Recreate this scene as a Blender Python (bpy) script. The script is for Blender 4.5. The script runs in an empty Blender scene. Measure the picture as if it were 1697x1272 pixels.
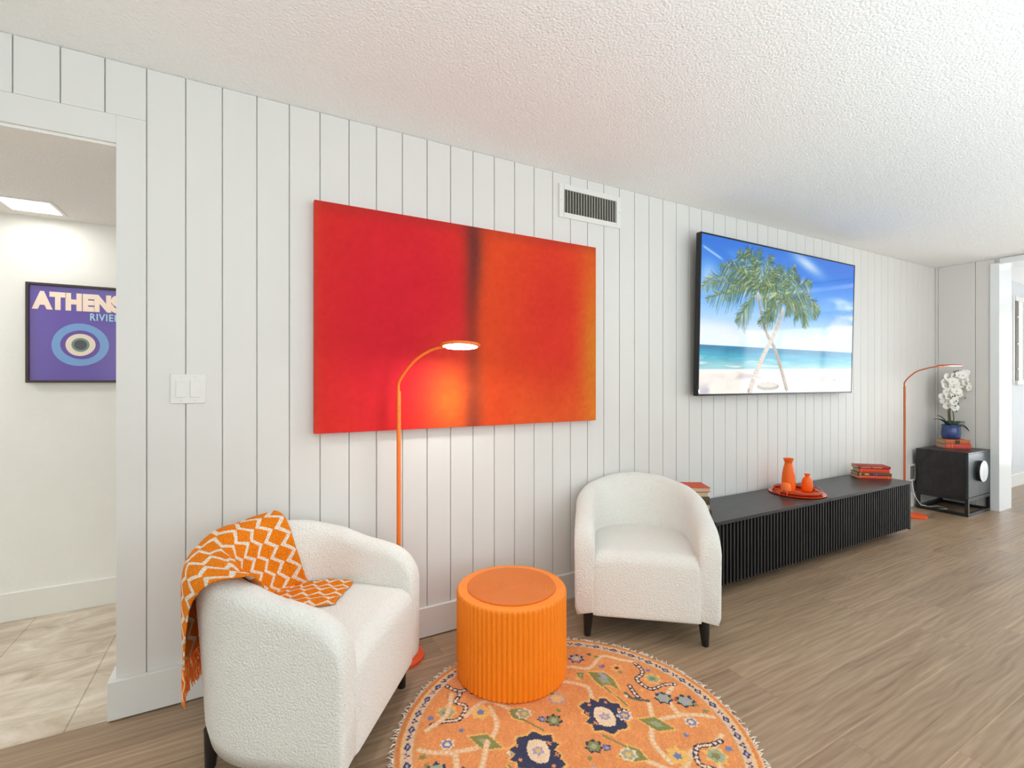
import bpy, bmesh, math, random
import numpy as np
from mathutils import Vector, Matrix, Euler
from mathutils import noise as mnoise
random.seed(7)
PI=math.pi
scn=bpy.context.scene
COL=scn.collection

# ------------------------------------------------------------------ helpers
def lin(c):
    return tuple(((v/255)/12.92 if v/255<=0.04045 else (((v/255)+0.055)/1.055)**2.4) for v in c)+(1.0,)

class NT:
    def __init__(s,m):
        s.m=m; m.use_nodes=True; s.t=m.node_tree; s.n=s.t.nodes; s.l=s.t.links
        s.b=next(x for x in s.n if x.type=='BSDF_PRINCIPLED')
    def node(s,typ,**kw):
        x=s.n.new(typ)
        for k,v in kw.items():
            if k in x.inputs.keys(): x.inputs[k].default_value=v
            else: setattr(x,k,v)
        return x
    def link(s,a,b): s.l.new(a,b)

def mat(name,col,rough=.5,metal=0.0,spec=.5,coat=0.0,sheen=0.0,bump=None,var=None):
    """bump=(scale,strength,distance); var=(scale,amount) mild noise variation of the colour"""
    m=bpy.data.materials.new(name); t=NT(m); b=t.b
    c=lin(col); b.inputs['Base Color'].default_value=c
    b.inputs['Roughness'].default_value=rough; b.inputs['Metallic'].default_value=metal
    b.inputs['Specular IOR Level'].default_value=spec
    b.inputs['Coat Weight'].default_value=coat; b.inputs['Coat Roughness'].default_value=.05
    b.inputs['Sheen Weight'].default_value=sheen
    tc=t.node('ShaderNodeTexCoord')
    sc_,am=var if var else (6.0,.03)
    nz=t.node('ShaderNodeTexNoise',Scale=sc_,Detail=4.0)
    t.link(tc.outputs['Object'],nz.inputs['Vector'])
    mx=t.node('ShaderNodeMix',data_type='RGBA')
    mx.inputs[6].default_value=tuple(max(0,k*(1-am)) for k in c[:3])+(1,)
    mx.inputs[7].default_value=tuple(min(1,k*(1+am)) for k in c[:3])+(1,)
    t.link(nz.outputs['Fac'],mx.inputs[0]); t.link(mx.outputs[2],b.inputs['Base Color'])
    if bump:
        n2=t.node('ShaderNodeTexNoise',Scale=bump[0],Detail=3.0)
        t.link(tc.outputs['Object'],n2.inputs['Vector'])
        bp=t.node('ShaderNodeBump',Strength=bump[1],Distance=bump[2])
        t.link(n2.outputs['Fac'],bp.inputs['Height']); t.link(bp.outputs['Normal'],b.inputs['Normal'])
    return m

def emis(name,col,strength):
    m=bpy.data.materials.new(name); t=NT(m)
    t.b.inputs['Base Color'].default_value=(0.8,0.8,0.8,1)
    t.b.inputs['Emission Color'].default_value=lin(col); t.b.inputs['Emission Strength'].default_value=strength
    return m

def attr_mat(name,attr='Col',rough=.8,emit=0.0,spec=.5,noise=None,bump=None,sheen=0.0,coat=0.0):
    m=bpy.data.materials.new(name); t=NT(m); b=t.b
    a=t.node('ShaderNodeAttribute'); a.attribute_name=attr
    out=a.outputs['Color']
    tc=t.node('ShaderNodeTexCoord')
    if noise:
        nz=t.node('ShaderNodeTexNoise',Scale=noise[0],Detail=5.0,Roughness=.7)
        t.link(tc.outputs['Object'],nz.inputs['Vector'])
        mr=t.node('ShaderNodeMapRange'); mr.inputs['To Min'].default_value=1-noise[1]; mr.inputs['To Max'].default_value=1+noise[1]
        mr.inputs['From Min'].default_value=.3; mr.inputs['From Max'].default_value=.7
        t.link(nz.outputs['Fac'],mr.inputs['Value'])
        vm=t.node('ShaderNodeVectorMath',operation='SCALE')
        t.link(out,vm.inputs[0]); t.link(mr.outputs[0],vm.inputs['Scale']); out=vm.outputs[0]
    if emit:
        b.inputs['Base Color'].default_value=(0.01,0.01,0.01,1)
        t.link(out,b.inputs['Emission Color']); b.inputs['Emission Strength'].default_value=emit
    else: t.link(out,b.inputs['Base Color'])
    b.inputs['Roughness'].default_value=rough; b.inputs['Specular IOR Level'].default_value=spec
    b.inputs['Sheen Weight'].default_value=sheen; b.inputs['Coat Weight'].default_value=coat
    b.inputs['Coat Roughness'].default_value=.03
    if bump:
        n2=t.node('ShaderNodeTexNoise',Scale=bump[0],Detail=3.0)
        t.link(tc.outputs['Object'],n2.inputs['Vector'])
        bp=t.node('ShaderNodeBump',Strength=bump[1],Distance=bump[2])
        t.link(n2.outputs['Fac'],bp.inputs['Height']); t.link(bp.outputs['Normal'],b.inputs['Normal'])
    return m

def obj(name,me,m=None,parent=None,loc=None,rotz=None,smooth=False):
    if isinstance(me,bmesh.types.BMesh):
        bm=me; me=bpy.data.meshes.new(name); bmesh.ops.recalc_face_normals(bm,faces=bm.faces); bm.to_mesh(me); bm.free()
    if smooth:
        me.polygons.foreach_set('use_smooth',[True]*len(me.polygons))
    o=bpy.data.objects.new(name,me); COL.objects.link(o)
    if m is not None:
        for mm in (m if isinstance(m,(list,tuple)) else [m]): me.materials.append(mm)
    if parent: o.parent=parent
    if loc is not None: o.location=loc
    if rotz is not None: o.rotation_euler=(0,0,rotz)
    return o
def autosmooth(o,deg=40):
    me=o.data
    me.polygons.foreach_set('use_smooth',[True]*len(me.polygons))
    bm=bmesh.new(); bm.from_mesh(me)
    for e in bm.edges:
        if len(e.link_faces)==2: e.smooth = e.calc_face_angle(0)<math.radians(deg)
    bm.to_mesh(me); bm.free(); return o
def tag(o,label=None,cat=None,group=None,kind=None):
    if label: o['label']=label
    if cat: o['category']=cat
    if group: o['group']=group
    if kind: o['kind']=kind
    return o
def thing(name,label,cat,loc=(0,0,0),rotz=0,group=None):
    o=bpy.data.objects.new(name,None); COL.objects.link(o); o.empty_display_size=.1
    o.location=loc; o.rotation_euler=(0,0,rotz)
    return tag(o,label,cat,group)
def struct(name,me,m,smooth=False,parent=None):
    o=obj(name,me,m,parent=parent,smooth=smooth)
    if parent is None: o['kind']='structure'
    return o
def dup(root,loc,rotz,label):
    r=root.copy(); COL.objects.link(r); r.location=loc; r.rotation_euler=(0,0,rotz); r['label']=label
    for ch in list(root.children):
        c=ch.copy(); COL.objects.link(c); c.parent=r
        for g in list(ch.children):
            d=g.copy(); COL.objects.link(d); d.parent=c
    return r
def box(bm,x0,x1,y0,y1,z0,z1,bev=0,seg=2,M=None,mi=0):
    vs=[bm.verts.new((x,y,z)) for x in (x0,x1) for y in (y0,y1) for z in (z0,z1)]
    F=[(0,1,3,2),(4,6,7,5),(0,4,5,1),(2,3,7,6),(0,2,6,4),(1,5,7,3)]
    fs=[bm.faces.new([vs[i] for i in f]) for f in F]
    for f in fs: f.material_index=mi
    if bev>0:
        es=set(e for f in fs for e in f.edges)
        r=bmesh.ops.bevel(bm,geom=list(es),offset=bev,segments=seg,profile=.5,affect='EDGES')
        vs=list({v for f in r['faces'] for v in f.verts}|{v for v in vs if v.is_valid})
        for f in r['faces']: f.material_index=mi
    if M is not None:
        bmesh.ops.transform(bm,matrix=M,verts=[v for v in vs if v.is_valid])
    return vs
def bx(*a,**k):
    bm=bmesh.new(); box(bm,*a,**k); return bm
def grid(bm,P,closed_u=False,closed_v=False,mi=0):
    """P[i][j] -> quads"""
    V=[[bm.verts.new(p) for p in row] for row in P]
    nu=len(V); nv=len(V[0])
    for i in range(nu if closed_u else nu-1):
        for j in range(nv if closed_v else nv-1):
            a=V[i][j]; b=V[(i+1)%nu][j]; c=V[(i+1)%nu][(j+1)%nv]; d=V[i][(j+1)%nv]
            f=bm.faces.new((a,b,c,d)); f.material_index=mi
    return V
def lathe(prof,n=48,bm=None,center=(0,0),capb=True,capt=True):
    bm=bm or bmesh.new()
    P=[[(center[0]+r*math.cos(2*PI*k/n),center[1]+r*math.sin(2*PI*k/n),z) for k in range(n)] for r,z in prof]
    V=grid(bm,P,closed_v=True)
    if capb and prof[0][0]>1e-5: bm.faces.new(V[0][::-1])
    if capt and prof[-1][0]>1e-5: bm.faces.new(V[-1])
    return bm
def tube(pts,rad,n=12,bm=None,caps=True):
    bm=bm or bmesh.new(); pts=[Vector(p) for p in pts]; P=[]
    up=None
    for i,p in enumerate(pts):
        d=(pts[min(i+1,len(pts)-1)]-pts[max(i-1,0)]).normalized()
        if up is None:
            up=Vector((0,0,1)) if abs(d.z)<.9 else Vector((1,0,0))
        a=d.cross(up).normalized(); up=a.cross(d).normalized()
        r=rad[i] if isinstance(rad,(list,tuple)) else rad
        P.append([p+a*r*math.cos(2*PI*k/n)+up*r*math.sin(2*PI*k/n) for k in range(n)])
    V=grid(bm,P,closed_v=True)
    if caps: bm.faces.new(V[0][::-1]); bm.faces.new(V[-1])
    return bm
def catmull(P,n=8):
    P=[Vector(p) for p in P]; out=[]
    for i in range(len(P)-1):
        p0=P[max(i-1,0)];p1=P[i];p2=P[i+1];p3=P[min(i+2,len(P)-1)]
        for k in range(n):
            t=k/n
            out.append(.5*((2*p1)+(-p0+p2)*t+(2*p0-5*p1+4*p2-p3)*t*t+(-p0+3*p1-3*p2+p3)*t**3))
    out.append(P[-1]); return out

# ------------------------------------------------------------------ camera
cam=bpy.data.cameras.new('camera'); cam.sensor_width=36; cam.lens=36*790/1697
cam.shift_y=-4/1697; cam.clip_start=.03
co=bpy.data.objects.new('camera',cam); COL.objects.link(co)
co.location=(0,0,1.249); co.rotation_euler=(PI/2,0,-math.atan2(790,1439.5))
scn.camera=co
scn.view_settings.view_transform='Standard'; scn.view_settings.look='None'
scn.view_settings.gamma=1; scn.view_settings.use_curve_mapping=False
scn.view_settings.exposure=-0.15
scn.cycles.max_bounces=12; scn.cycles.diffuse_bounces=8; scn.cycles.glossy_bounces=4
scn.cycles.transparent_max_bounces=8; scn.cycles.sample_clamp_indirect=6.0

# ------------------------------------------------------------------ key dimensions
WY=2.257      # face of the panelled wall
BX=6.33       # face of the end wall
CZ=2.44
XL=-2.6; YR=-3.0; XF=9.8
HY=3.445; HZ=2.125   # hall wall and hall ceiling
JX=-.437      # right jamb of the hall opening
OZ=2.135      # top of the hall opening

# ------------------------------------------------------------------ materials of the setting
m_wall=mat('painted boards',(221,219,216),rough=.38,spec=.4,var=(3,.012),bump=(14,.06,.004))
m_plain=mat('painted plaster',(236,235,230),rough=.6,bump=(60,.25,.002))
m_hall=mat('hall plaster',(236,235,229),rough=.6,bump=(45,.4,.003))
m_trim=mat('trim paint',(226,225,222),rough=.35,spec=.45,var=(3,.01))

def mk_ceiling(name,col):
    m=bpy.data.materials.new(name); t=NT(m); b=t.b
    tc=t.node('ShaderNodeTexCoord')
    v=t.node('ShaderNodeTexVoronoi',Scale=105.0); t.link(tc.outputs['Object'],v.inputs['Vector'])
    n=t.node('ShaderNodeTexNoise',Scale=130.0,Detail=3.0,Roughness=.6); t.link(tc.outputs['Object'],n.inputs['Vector'])
    ad=t.node('ShaderNodeMath',operation='SUBTRACT'); t.link(n.outputs['Fac'],ad.inputs[0]); t.link(v.outputs['Distance'],ad.inputs[1])
    bp=t.node('ShaderNodeBump',Strength=.5,Distance=.005); t.link(ad.outputs[0],bp.inputs['Height']); t.link(bp.outputs['Normal'],b.inputs['Normal'])
    b.inputs['Base Color'].default_value=lin(col); b.inputs['Roughness'].default_value=.9
    b.inputs['Specular IOR Level'].default_value=.2
    return m
m_ceil=mk_ceiling('popcorn ceiling',(246,247,246))
m_hceil=mk_ceiling('hall ceiling',(238,235,232))

def mk_floor():
    m=bpy.data.materials.new('oak planks'); t=NT(m); b=t.b
    tc=t.node('ShaderNodeTexCoord'); sp=t.node('ShaderNodeSeparateXYZ'); t.link(tc.outputs['Object'],sp.inputs[0])
    def M(op,a,bv=None,c=None):
        x=t.node('ShaderNodeMath',operation=op)
        for i,q in enumerate((a,bv,c)):
            if q is None: continue
            if isinstance(q,(int,float)): x.inputs[i].default_value=q
            else: t.link(q,x.inputs[i])
        return x.outputs[0]
    W=.2286; L=1.52
    v=M('DIVIDE',M('ADD',sp.outputs['Y'],20*W-.001),W)
    row=M('FLOOR',v); fv=M('FRACT',v)
    wn=t.node('ShaderNodeTexWhiteNoise',noise_dimensions='1D'); t.link(row,wn.inputs['W'])
    u=M('ADD',M('DIVIDE',sp.outputs['X'],L),M('MULTIPLY',wn.outputs['Value'],7.3))
    colm=M('FLOOR',u); fu=M('FRACT',u)
    cb=t.node('ShaderNodeCombineXYZ'); t.link(row,cb.inputs[0]); t.link(colm,cb.inputs[1])
    w2=t.node('ShaderNodeTexWhiteNoise',noise_dimensions='2D'); t.link(cb.outputs[0],w2.inputs['Vector'])
    # grain coordinates, shifted plank by plank
    off=t.node('ShaderNodeVectorMath',operation='SCALE'); t.link(w2.outputs['Color'],off.inputs[0]); off.inputs['Scale'].default_value=13.0
    add=t.node('ShaderNodeVectorMath',operation='ADD'); t.link(tc.outputs['Object'],add.inputs[0]); t.link(off.outputs[0],add.inputs[1])
    mp=t.node('ShaderNodeMapping'); mp.inputs['Scale'].default_value=(.8,11.0,1.0); t.link(add.outputs[0],mp.inputs['Vector'])
    n1=t.node('ShaderNodeTexNoise',Scale=1.6,Detail=8.0,Roughness=.62,Distortion=1.3); t.link(mp.outputs[0],n1.inputs['Vector'])
    mp2=t.node('ShaderNodeMapping'); mp2.inputs['Scale'].default_value=(1.3,70.0,1.0); t.link(add.outputs[0],mp2.inputs['Vector'])
    n2=t.node('ShaderNodeTexNoise',Scale=2.0,Detail=5.0,Roughness=.6,Distortion=.4); t.link(mp2.outputs[0],n2.inputs['Vector'])
    mp3=t.node('ShaderNodeMapping'); mp3.inputs['Scale'].default_value=(.8,4.2,1.0); t.link(add.outputs[0],mp3.inputs['Vector'])
    wv=t.node('ShaderNodeTexWave',wave_type='BANDS',bands_direction='Y',Scale=2.6,Distortion=9.0,Detail=2.0); wv.inputs['Detail Scale'].default_value=1.3
    t.link(mp3.outputs[0],wv.inputs['Vector'])
    f=M('ADD',M('MULTIPLY',n1.outputs['Fac'],.62),M('MULTIPLY',n2.outputs['Fac'],.42))
    f=M('ADD',f,M('MULTIPLY',wv.outputs['Fac'],.12))
    cr=t.node('ShaderNodeValToRGB'); e=cr.color_ramp.elements
    e[0].position=.34; e[0].color=lin((122,98,76)); e[1].position=.8; e[1].color=lin((176,151,124))
    x=e.new(.5); x.color=lin((149,123,99)); x=e.new(.6); x.color=lin((157,132,107))
    t.link(f,cr.inputs[0])
    # knots
    vk=t.node('ShaderNodeTexVoronoi',Scale=1.25); mk=t.node('ShaderNodeMapping'); mk.inputs['Scale'].default_value=(1.0,2.1,1); t.link(add.outputs[0],mk.inputs[0]); t.link(mk.outputs[0],vk.inputs['Vector'])
    kn=t.node('ShaderNodeMapRange'); kn.inputs['From Min'].default_value=.012; kn.inputs['From Max'].default_value=.05; kn.inputs['To Min'].default_value=.6; kn.inputs['To Max'].default_value=1.0
    t.link(vk.outputs['Distance'],kn.inputs['Value'])
    # per plank tone
    tone=M('ADD',M('MULTIPLY',w2.outputs['Value'],.32),.85)
    # seams
    def seam(fr,w,lo=.66):
        a=M('MINIMUM',fr,M('SUBTRACT',1.0,fr)); s=t.node('ShaderNodeMapRange'); s.inputs['From Min'].default_value=0; s.inputs['From Max'].default_value=w
        s.inputs['To Min'].default_value=lo; s.inputs['To Max'].default_value=1; t.link(a,s.inputs['Value']); return s.outputs[0]
    sm=M('MULTIPLY',seam(fv,.011,1.5),seam(fu,.0020,.80))  # lengthwise seams coloured lighter to imitate their reflection
    k=M('MULTIPLY',M('MULTIPLY',tone,sm),kn.outputs[0])
    vm=t.node('ShaderNodeVectorMath',operation='SCALE'); t.link(cr.outputs[0],vm.inputs[0]); t.link(k,vm.inputs['Scale'])
    t.link(vm.outputs[0],b.inputs['Base Color'])
    rr=t.node('ShaderNodeMapRange'); rr.inputs['To Min'].default_value=.28; rr.inputs['To Max'].default_value=.42; t.link(n2.outputs['Fac'],rr.inputs['Value']); t.link(rr.outputs[0],b.inputs['Roughness'])
    bp=t.node('ShaderNodeBump',Strength=.25,Distance=.001); hh=M('ADD',M('MULTIPLY',sm,2.0),n2.outputs['Fac']); t.link(hh,bp.inputs['Height']); t.link(bp.outputs['Normal'],b.inputs['Normal'])
    b.inputs['Specular IOR Level'].default_value=.4
    return m
m_floor=mk_floor()

def mk_tile():
    m=bpy.data.materials.new('beige stone tiles'); t=NT(m); b=t.b
    tc=t.node('ShaderNodeTexCoord')
    mp=t.node('ShaderNodeMapping'); mp.inputs['Rotation'].default_value=(0,0,PI/2); mp.inputs['Location'].default_value=(.9,.0,0)
    t.link(tc.outputs['Object'],mp.inputs[0])
    br=t.node('ShaderNodeTexBrick'); br.offset=.5; br.inputs['Scale'].default_value=1; br.inputs['Brick Width'].default_value=1.24; br.inputs['Row Height'].default_value=.412
    br.inputs['Mortar Size'].default_value=.003; br.inputs['Color1'].default_value=(1,1,1,1); br.inputs['Color2'].default_value=(.93,.93,.93,1); br.inputs['Mortar'].default_value=(.66,.64,.62,1)
    # rows run along the hall: row seams at x=-.995 and -.583
    mp.inputs['Location'].default_value=(.35,.583,0)
    t.link(mp.outputs[0],br.inputs['Vector'])
    mq=t.node('ShaderNodeMapping'); mq.inputs['Scale'].default_value=(1.3,3.2,1); mq.inputs['Rotation'].default_value=(0,0,.35); t.link(tc.outputs['Object'],mq.inputs[0])
    n=t.node('ShaderNodeTexNoise',Scale=2.3,Detail=9.0,Roughness=.66,Distortion=.9); t.link(mq.outputs[0],n.inputs['Vector'])
    cr=t.node('ShaderNodeValToRGB'); e=cr.color_ramp.elements
    e[0].position=.30; e[0].color=lin((172,155,134)); e[1].position=.70; e[1].color=lin((230,219,206))
    x=e.new(.5); x.color=lin((206,191,171)); t.link(n.outputs['Fac'],cr.inputs[0])
    vm=t.node('ShaderNodeVectorMath',operation='MULTIPLY'); t.link(cr.outputs[0],vm.inputs[0]); t.link(br.outputs['Color'],vm.inputs[1])
    t.link(vm.outputs[0],b.inputs['Base Color']); b.inputs['Roughness'].default_value=.55
    n2=t.node('ShaderNodeTexNoise',Scale=120.0,Detail=3.0); t.link(tc.outputs['Object'],n2.inputs['Vector'])
    bp=t.node('ShaderNodeBump',Strength=.3,Distance=.0015); t.link(n2.outputs['Fac'],bp.inputs['Height']); t.link(bp.outputs['Normal'],b.inputs['Normal'])
    return m
m_tile=mk_tile()

# ------------------------------------------------------------------ floors and ceilings
struct('floor',bx(XL-.1,XF+.2,YR-.1,WY,-.1,0),m_floor)
struct('floor_hall',bx(XL-.1,1.2,WY,HY+.02,-.1,0.0),m_tile)
struct('ceiling',bx(XL-.1,XF+.2,YR-.1,WY+.06,CZ,CZ+.1),m_ceil)
# hall ceiling with a square hole for the recessed light
LX0,LX1,LY0,LY1=-1.068,-.852,3.125,3.343
bm=bmesh.new()
for a in ((XL,LX0,WY+.1,HY),(LX1,1.2,WY+.1,HY),(LX0,LX1,WY+.1,LY0),(LX0,LX1,LY1,HY)): box(bm,*a,HZ,HZ+.08)
box(bm,XL,JX+.0005,WY+.0123,WY+.1,HZ,HZ+.0108)
struct('ceiling_hall',bm,m_hceil)

# ------------------------------------------------------------------ panelled wall (boards with grooves), the long wall
P0=-.346; PITCH=.1232; GAP=.0036
bm=bmesh.new()
def board(x0,x1,z0,z1):
    # front face with chamfered long edges, backed by the wall core
    yb=WY+.012; yf=WY
    if x1-x0<.01: return
    c=.0016
    pts=[(x0,yb),(x0,yf+c),(x0+c,yf),(x1-c,yf),(x1,yf+c),(x1,yb)]
    lo=[bm.verts.new((x,y,z0)) for x,y in pts]; hi=[bm.verts.new((x,y,z1)) for x,y in pts]
    for i in range(len(pts)-1): bm.faces.new((lo[i],lo[i+1],hi[i+1],hi[i]))
    bm.faces.new(hi); bm.faces.new(lo[::-1])
k=0
while True:
    a=P0+k*PITCH; b_=a+PITCH
    if a>BX: break
    board(a+GAP/2,min(b_,BX)-GAP/2,.006,CZ-.002); k+=1
for k in range(1,19):   # short boards over the hall opening
    b_=P0-(k-1)*PITCH; a=b_-PITCH
    board(max(a,XL)+GAP/2,b_-GAP/2,2.239,CZ-.002)
# flat board beside and above the opening
box(bm,JX,P0-GAP/2,WY,WY+.012,.006,2.2385,bev=.001,seg=1)
box(bm,XL,JX,WY,WY+.012,OZ,2.2385,bev=.001,seg=1)
# wall core
box(bm,JX+.001,BX+.1,WY+.0115,WY+.10,0,CZ)
box(bm,XL,JX+.001,WY+.0115,WY+.10,OZ+.001,CZ)
struct('wall_back',bm,m_wall)

# ------------------------------------------------------------------ hall behind the opening
struct('wall_hall',bx(XL,1.2,HY,HY+.1,0,HZ+.1),m_hall)
bm=bmesh.new(); box(bm,1.2,1.3,WY+.1,HY,0,HZ+.1); struct('wall_hall_end',bm,m_hall)
bm=bmesh.new(); box(bm,XL-.1,XL,WY+.1,HY+.1,0,HZ+.1); struct('wall_hall_start',bm,m_hall)
struct('baseboard_hall',bx(XL,1.2,HY-.015,HY,0,.149,bev=.003),mat('hall trim paint',(232,231,224),rough=.4))

# baseboard of the long wall, wrapped around the end of the wall
bm=bmesh.new()
box(bm,JX-.022,BX,WY-.02,WY-.0005,.005,.147,bev=.0025)
box(bm,JX-.022,JX,WY-.0006,WY+.10,.005,.147)
struct('baseboard_back',bm,m_trim)
struct('trim_1',bx(JX-.004,JX+.02,WY-.012,WY+.1,0,.0045),mat('threshold strip',(170,150,125),rough=.5))

# ------------------------------------------------------------------ end wall with the wide opening
bm=bmesh.new()
JY=1.775
def vboard(y0,y1,z0,z1):
    xb=BX-.012; c=.0016
    pts=[(BX,y0),(xb+c,y0),(xb,y0+c),(xb,y1-c),(xb+c,y1),(BX,y1)]
    lo=[bm.verts.new((x,y,z0)) for x,y in pts]; hi=[bm.verts.new((x,y,z1)) for x,y in pts]
    for i in range(len(pts)-1): bm.faces.new((lo[i],lo[i+1],hi[i+1],hi[i]))
    bm.faces.new(hi); bm.faces.new(lo[::-1])
vboard(2.233,WY-.002,.006,CZ-.002); vboard(1.9405,2.23,.006,CZ-.002); vboard(1.80,1.937,.006,CZ-.002)
box(bm,BX-.0001,BX+.27,JY+.001,WY+.1,0,CZ)
box(bm,BX-.0001,BX+.27,-2.6,JY+.001,2.39,CZ)
box(bm,BX-.0001,BX+.27,YR,-2.6,0,CZ)
struct('wall_right',bm,m_wall)
bm=bmesh.new()
box(bm,BX+.0008,BX+.284,JY-.014,JY+.0005,.0,2.3755)
box(bm,BX-.026,BX+.0005,JY-.014,JY+.052,.0,2.39,bev=.002)
box(bm,BX+.0008,BX+.284,-2.6,JY+.0005,2.376,2.3895)
box(bm,BX-.026,BX+.0005,-2.6,JY-.0145,2.376,2.43,bev=.002)
struct('trim_2',bm,mat('satin casing paint',(236,240,243),rough=.22,spec=.6,var=(3,.01)))

# room beyond the end wall
SY=2.10
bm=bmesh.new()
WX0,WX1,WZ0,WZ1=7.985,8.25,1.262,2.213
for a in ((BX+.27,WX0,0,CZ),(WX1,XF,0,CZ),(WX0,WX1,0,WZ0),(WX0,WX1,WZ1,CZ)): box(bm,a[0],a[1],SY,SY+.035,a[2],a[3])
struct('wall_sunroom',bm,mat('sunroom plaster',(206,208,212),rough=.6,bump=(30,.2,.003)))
struct('baseboard_sunroom',bx(BX+.285,XF,SY-.015,SY,0,.147,bev=.003),m_trim)

def mk_glass():
    m=bpy.data.materials.new('window glass'); t=NT(m)
    t.n.remove(t.b); out=next(x for x in t.n if x.type=='OUTPUT_MATERIAL')
    tr=t.node('ShaderNodeBsdfTransparent'); tr.inputs[0].default_value=(.97,.98,.98,1)
    gl=t.node('ShaderNodeBsdfGlossy'); gl.inputs['Roughness'].default_value=.02
    nz=t.node('ShaderNodeTexNoise',Scale=2.0); mr=t.node('ShaderNodeMapRange'); mr.inputs['To Min'].default_value=.05; mr.inputs['To Max'].default_value=.07
    t.link(nz.outputs['Fac'],mr.inputs['Value'])
    mx=t.node('ShaderNodeMixShader'); t.link(mr.outputs[0],mx.inputs[0]); t.link(tr.outputs[0],mx.inputs[1]); t.link(gl.outputs[0],mx.inputs[2])
    t.link(mx.outputs[0],out.inputs[0]); return m
m_glass=mk_glass()
m_frame=mat('white window frame',(240,240,238),rough=.35)

def window(name,x0,x1,y0,y1,z0,z1,n=1,axis='x'):
    """window with its opening along one axis; frame with n panes"""
    w=bpy.data.objects.new(name,None); COL.objects.link(w); w['kind']='structure'
    bm=bmesh.new(); fr=.045
    def put(a0,a1,zz0,zz1):
        if axis=='x': box(bm,a0,a1,y0,y1,zz0,zz1,bev=.003,seg=1)
        else: box(bm,x0,x1,a0,a1,zz0,zz1,bev=.003,seg=1)
    A0,A1=(x0,x1) if axis=='x' else (y0,y1)
    f=min(fr,(A1-A0)*.12)
    put(A0,A1,z0,z0+f); put(A0,A1,z1-f,z1)
    for k in range(n+1):
        c=A0+(A1-A0)*k/n; a=max(A0,c-f/2 if 0<k<n else (c if k==0 else c-f)); put(a,a+f,z0+f,z1-f)
    obj('window_frame',bm,m_frame,w)
    for k in range(n):
        a0=A0+(A1-A0)*k/n+f/2; a1=A0+(A1-A0)*(k+1)/n-f/2
        if axis=='x': g=bx(a0,a1,(y0+y1)/2-.003,(y0+y1)/2+.003,z0+f,z1-f)
        else: g=bx((x0+x1)/2-.003,(x0+x1)/2+.003,a0,a1,z0+f,z1-f)
        obj('window_pane',g,m_glass,w)
    return w
w3=window('window_3',WX0,WX1,SY-.006,SY+.03,WZ0,WZ1,1,'x')
bm=bmesh.new()
for z in (1.40,1.70,2.02): box(bm,WX0+.03,WX0+.085,SY-.022,SY-.0125,z-.008,z+.008,bev=.002)
obj('shutter_clip',bm,m_frame,w3)
obj('dark_reveal_strip',bx(WX0+.001,WX0+.098,SY-.012,SY-.0065,WZ0+.002,WZ1-.002),mat('taupe reveal strip',(112,104,92),rough=.6),w3)  # added flat strip standing in for the dark window reveal
bm=bmesh.new()
box(bm,WX0-.05,WX0,SY-.006,SY,WZ0-.05,WZ1+.05,bev=.002); box(bm,WX1,WX1+.05,SY-.014,SY,WZ0-.05,WZ1+.05,bev=.002)
box(bm,WX0,WX1,SY-.014,SY,WZ1,WZ1+.05,bev=.002); box(bm,WX0,WX1,SY-.03,SY,WZ0-.05,WZ0,bev=.002)
obj('window_casing',bm,m_trim,w3)

# far glazed wall of the sunroom, windows behind the camera
bm=bmesh.new()
box(bm,XF,XF+.12,YR,-2.7,0,CZ); box(bm,XF,XF+.12,1.7,SY+.16,0,CZ); box(bm,XF,XF+.12,-2.7,1.7,2.2,CZ); box(bm,XF,XF+.12,-2.7,1.7,0,.08)
struct('wall_far',bm,m_plain)
window('window_1',XF+.03,XF+.08,-2.7,1.7,.08,2.2,5,'y')
bm=bmesh.new()
WIN=[(-1.9,1.3),(2.3,5.6)]
xs=[XL]+[v for w in WIN for v in w]+[XF]
for i in range(0,len(xs),2): box(bm,xs[i],xs[i+1],YR-.12,YR,0,CZ)
for a,b_ in WIN: box(bm,a,b_,YR-.12,YR,2.15,CZ); box(bm,a,b_,YR-.12,YR,0,.5)
struct('wall_front',bm,m_plain)
for i,(a,b_) in enumerate(WIN): window('window_%d'%(4+i),a,b_,YR-.08,YR-.04,.5,2.15,3,'x')
bm=bmesh.new(); box(bm,XL-.12,XL,YR-.12,WY+.1,0,CZ); struct('wall_left',bm,m_plain)

# ------------------------------------------------------------------ lights
def area(name,loc,rot,sx,sy,power,col=(1,1,1),spread=PI):
    l=bpy.data.lights.new(name,'AREA'); l.shape='RECTANGLE'; l.size=sx; l.size_y=sy; l.energy=power; l.color=col; l.spread=spread
    o=bpy.data.objects.new(name,l); COL.objects.link(o); o.location=loc; o.rotation_euler=rot; return o
area('daylight_sunroom',(XF+.25,-.75,1.2),(0,PI/2,0),2.2,4.0,62,(.86,.94,1.0))
area('sunroom_up_fill',(XF+.25,-.5,.45),(0,PI/2+math.radians(38),0),.9,4.6,40,(.90,.96,1.0),math.radians(95))  # added upward light outside the glazing, brightens the ceiling
for x_,c_ in ((-.6,(.74,.93,1.0)),(2.2,(.73,.93,1.0)),(4.9,(.86,.94,.97))): area('ceiling_fill',(x_,-.9,.95),(PI,0,0),1.3,1.3,55,c_)  # added unseen fill lights aimed up to brighten the ceiling
for i,(a,b_) in enumerate(WIN):
    area('daylight_front',((a+b_)/2,YR-.25,1.32),(PI/2,0,0),b_-a,1.75,12,(.88,.95,1.0))
w=bpy.data.worlds.new('daylight'); scn.world=w; w.use_nodes=True
bgn=w.node_tree.nodes['Background']; bgn.inputs[0].default_value=(.93,.97,1,1); bgn.inputs[1].default_value=2.6

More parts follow.
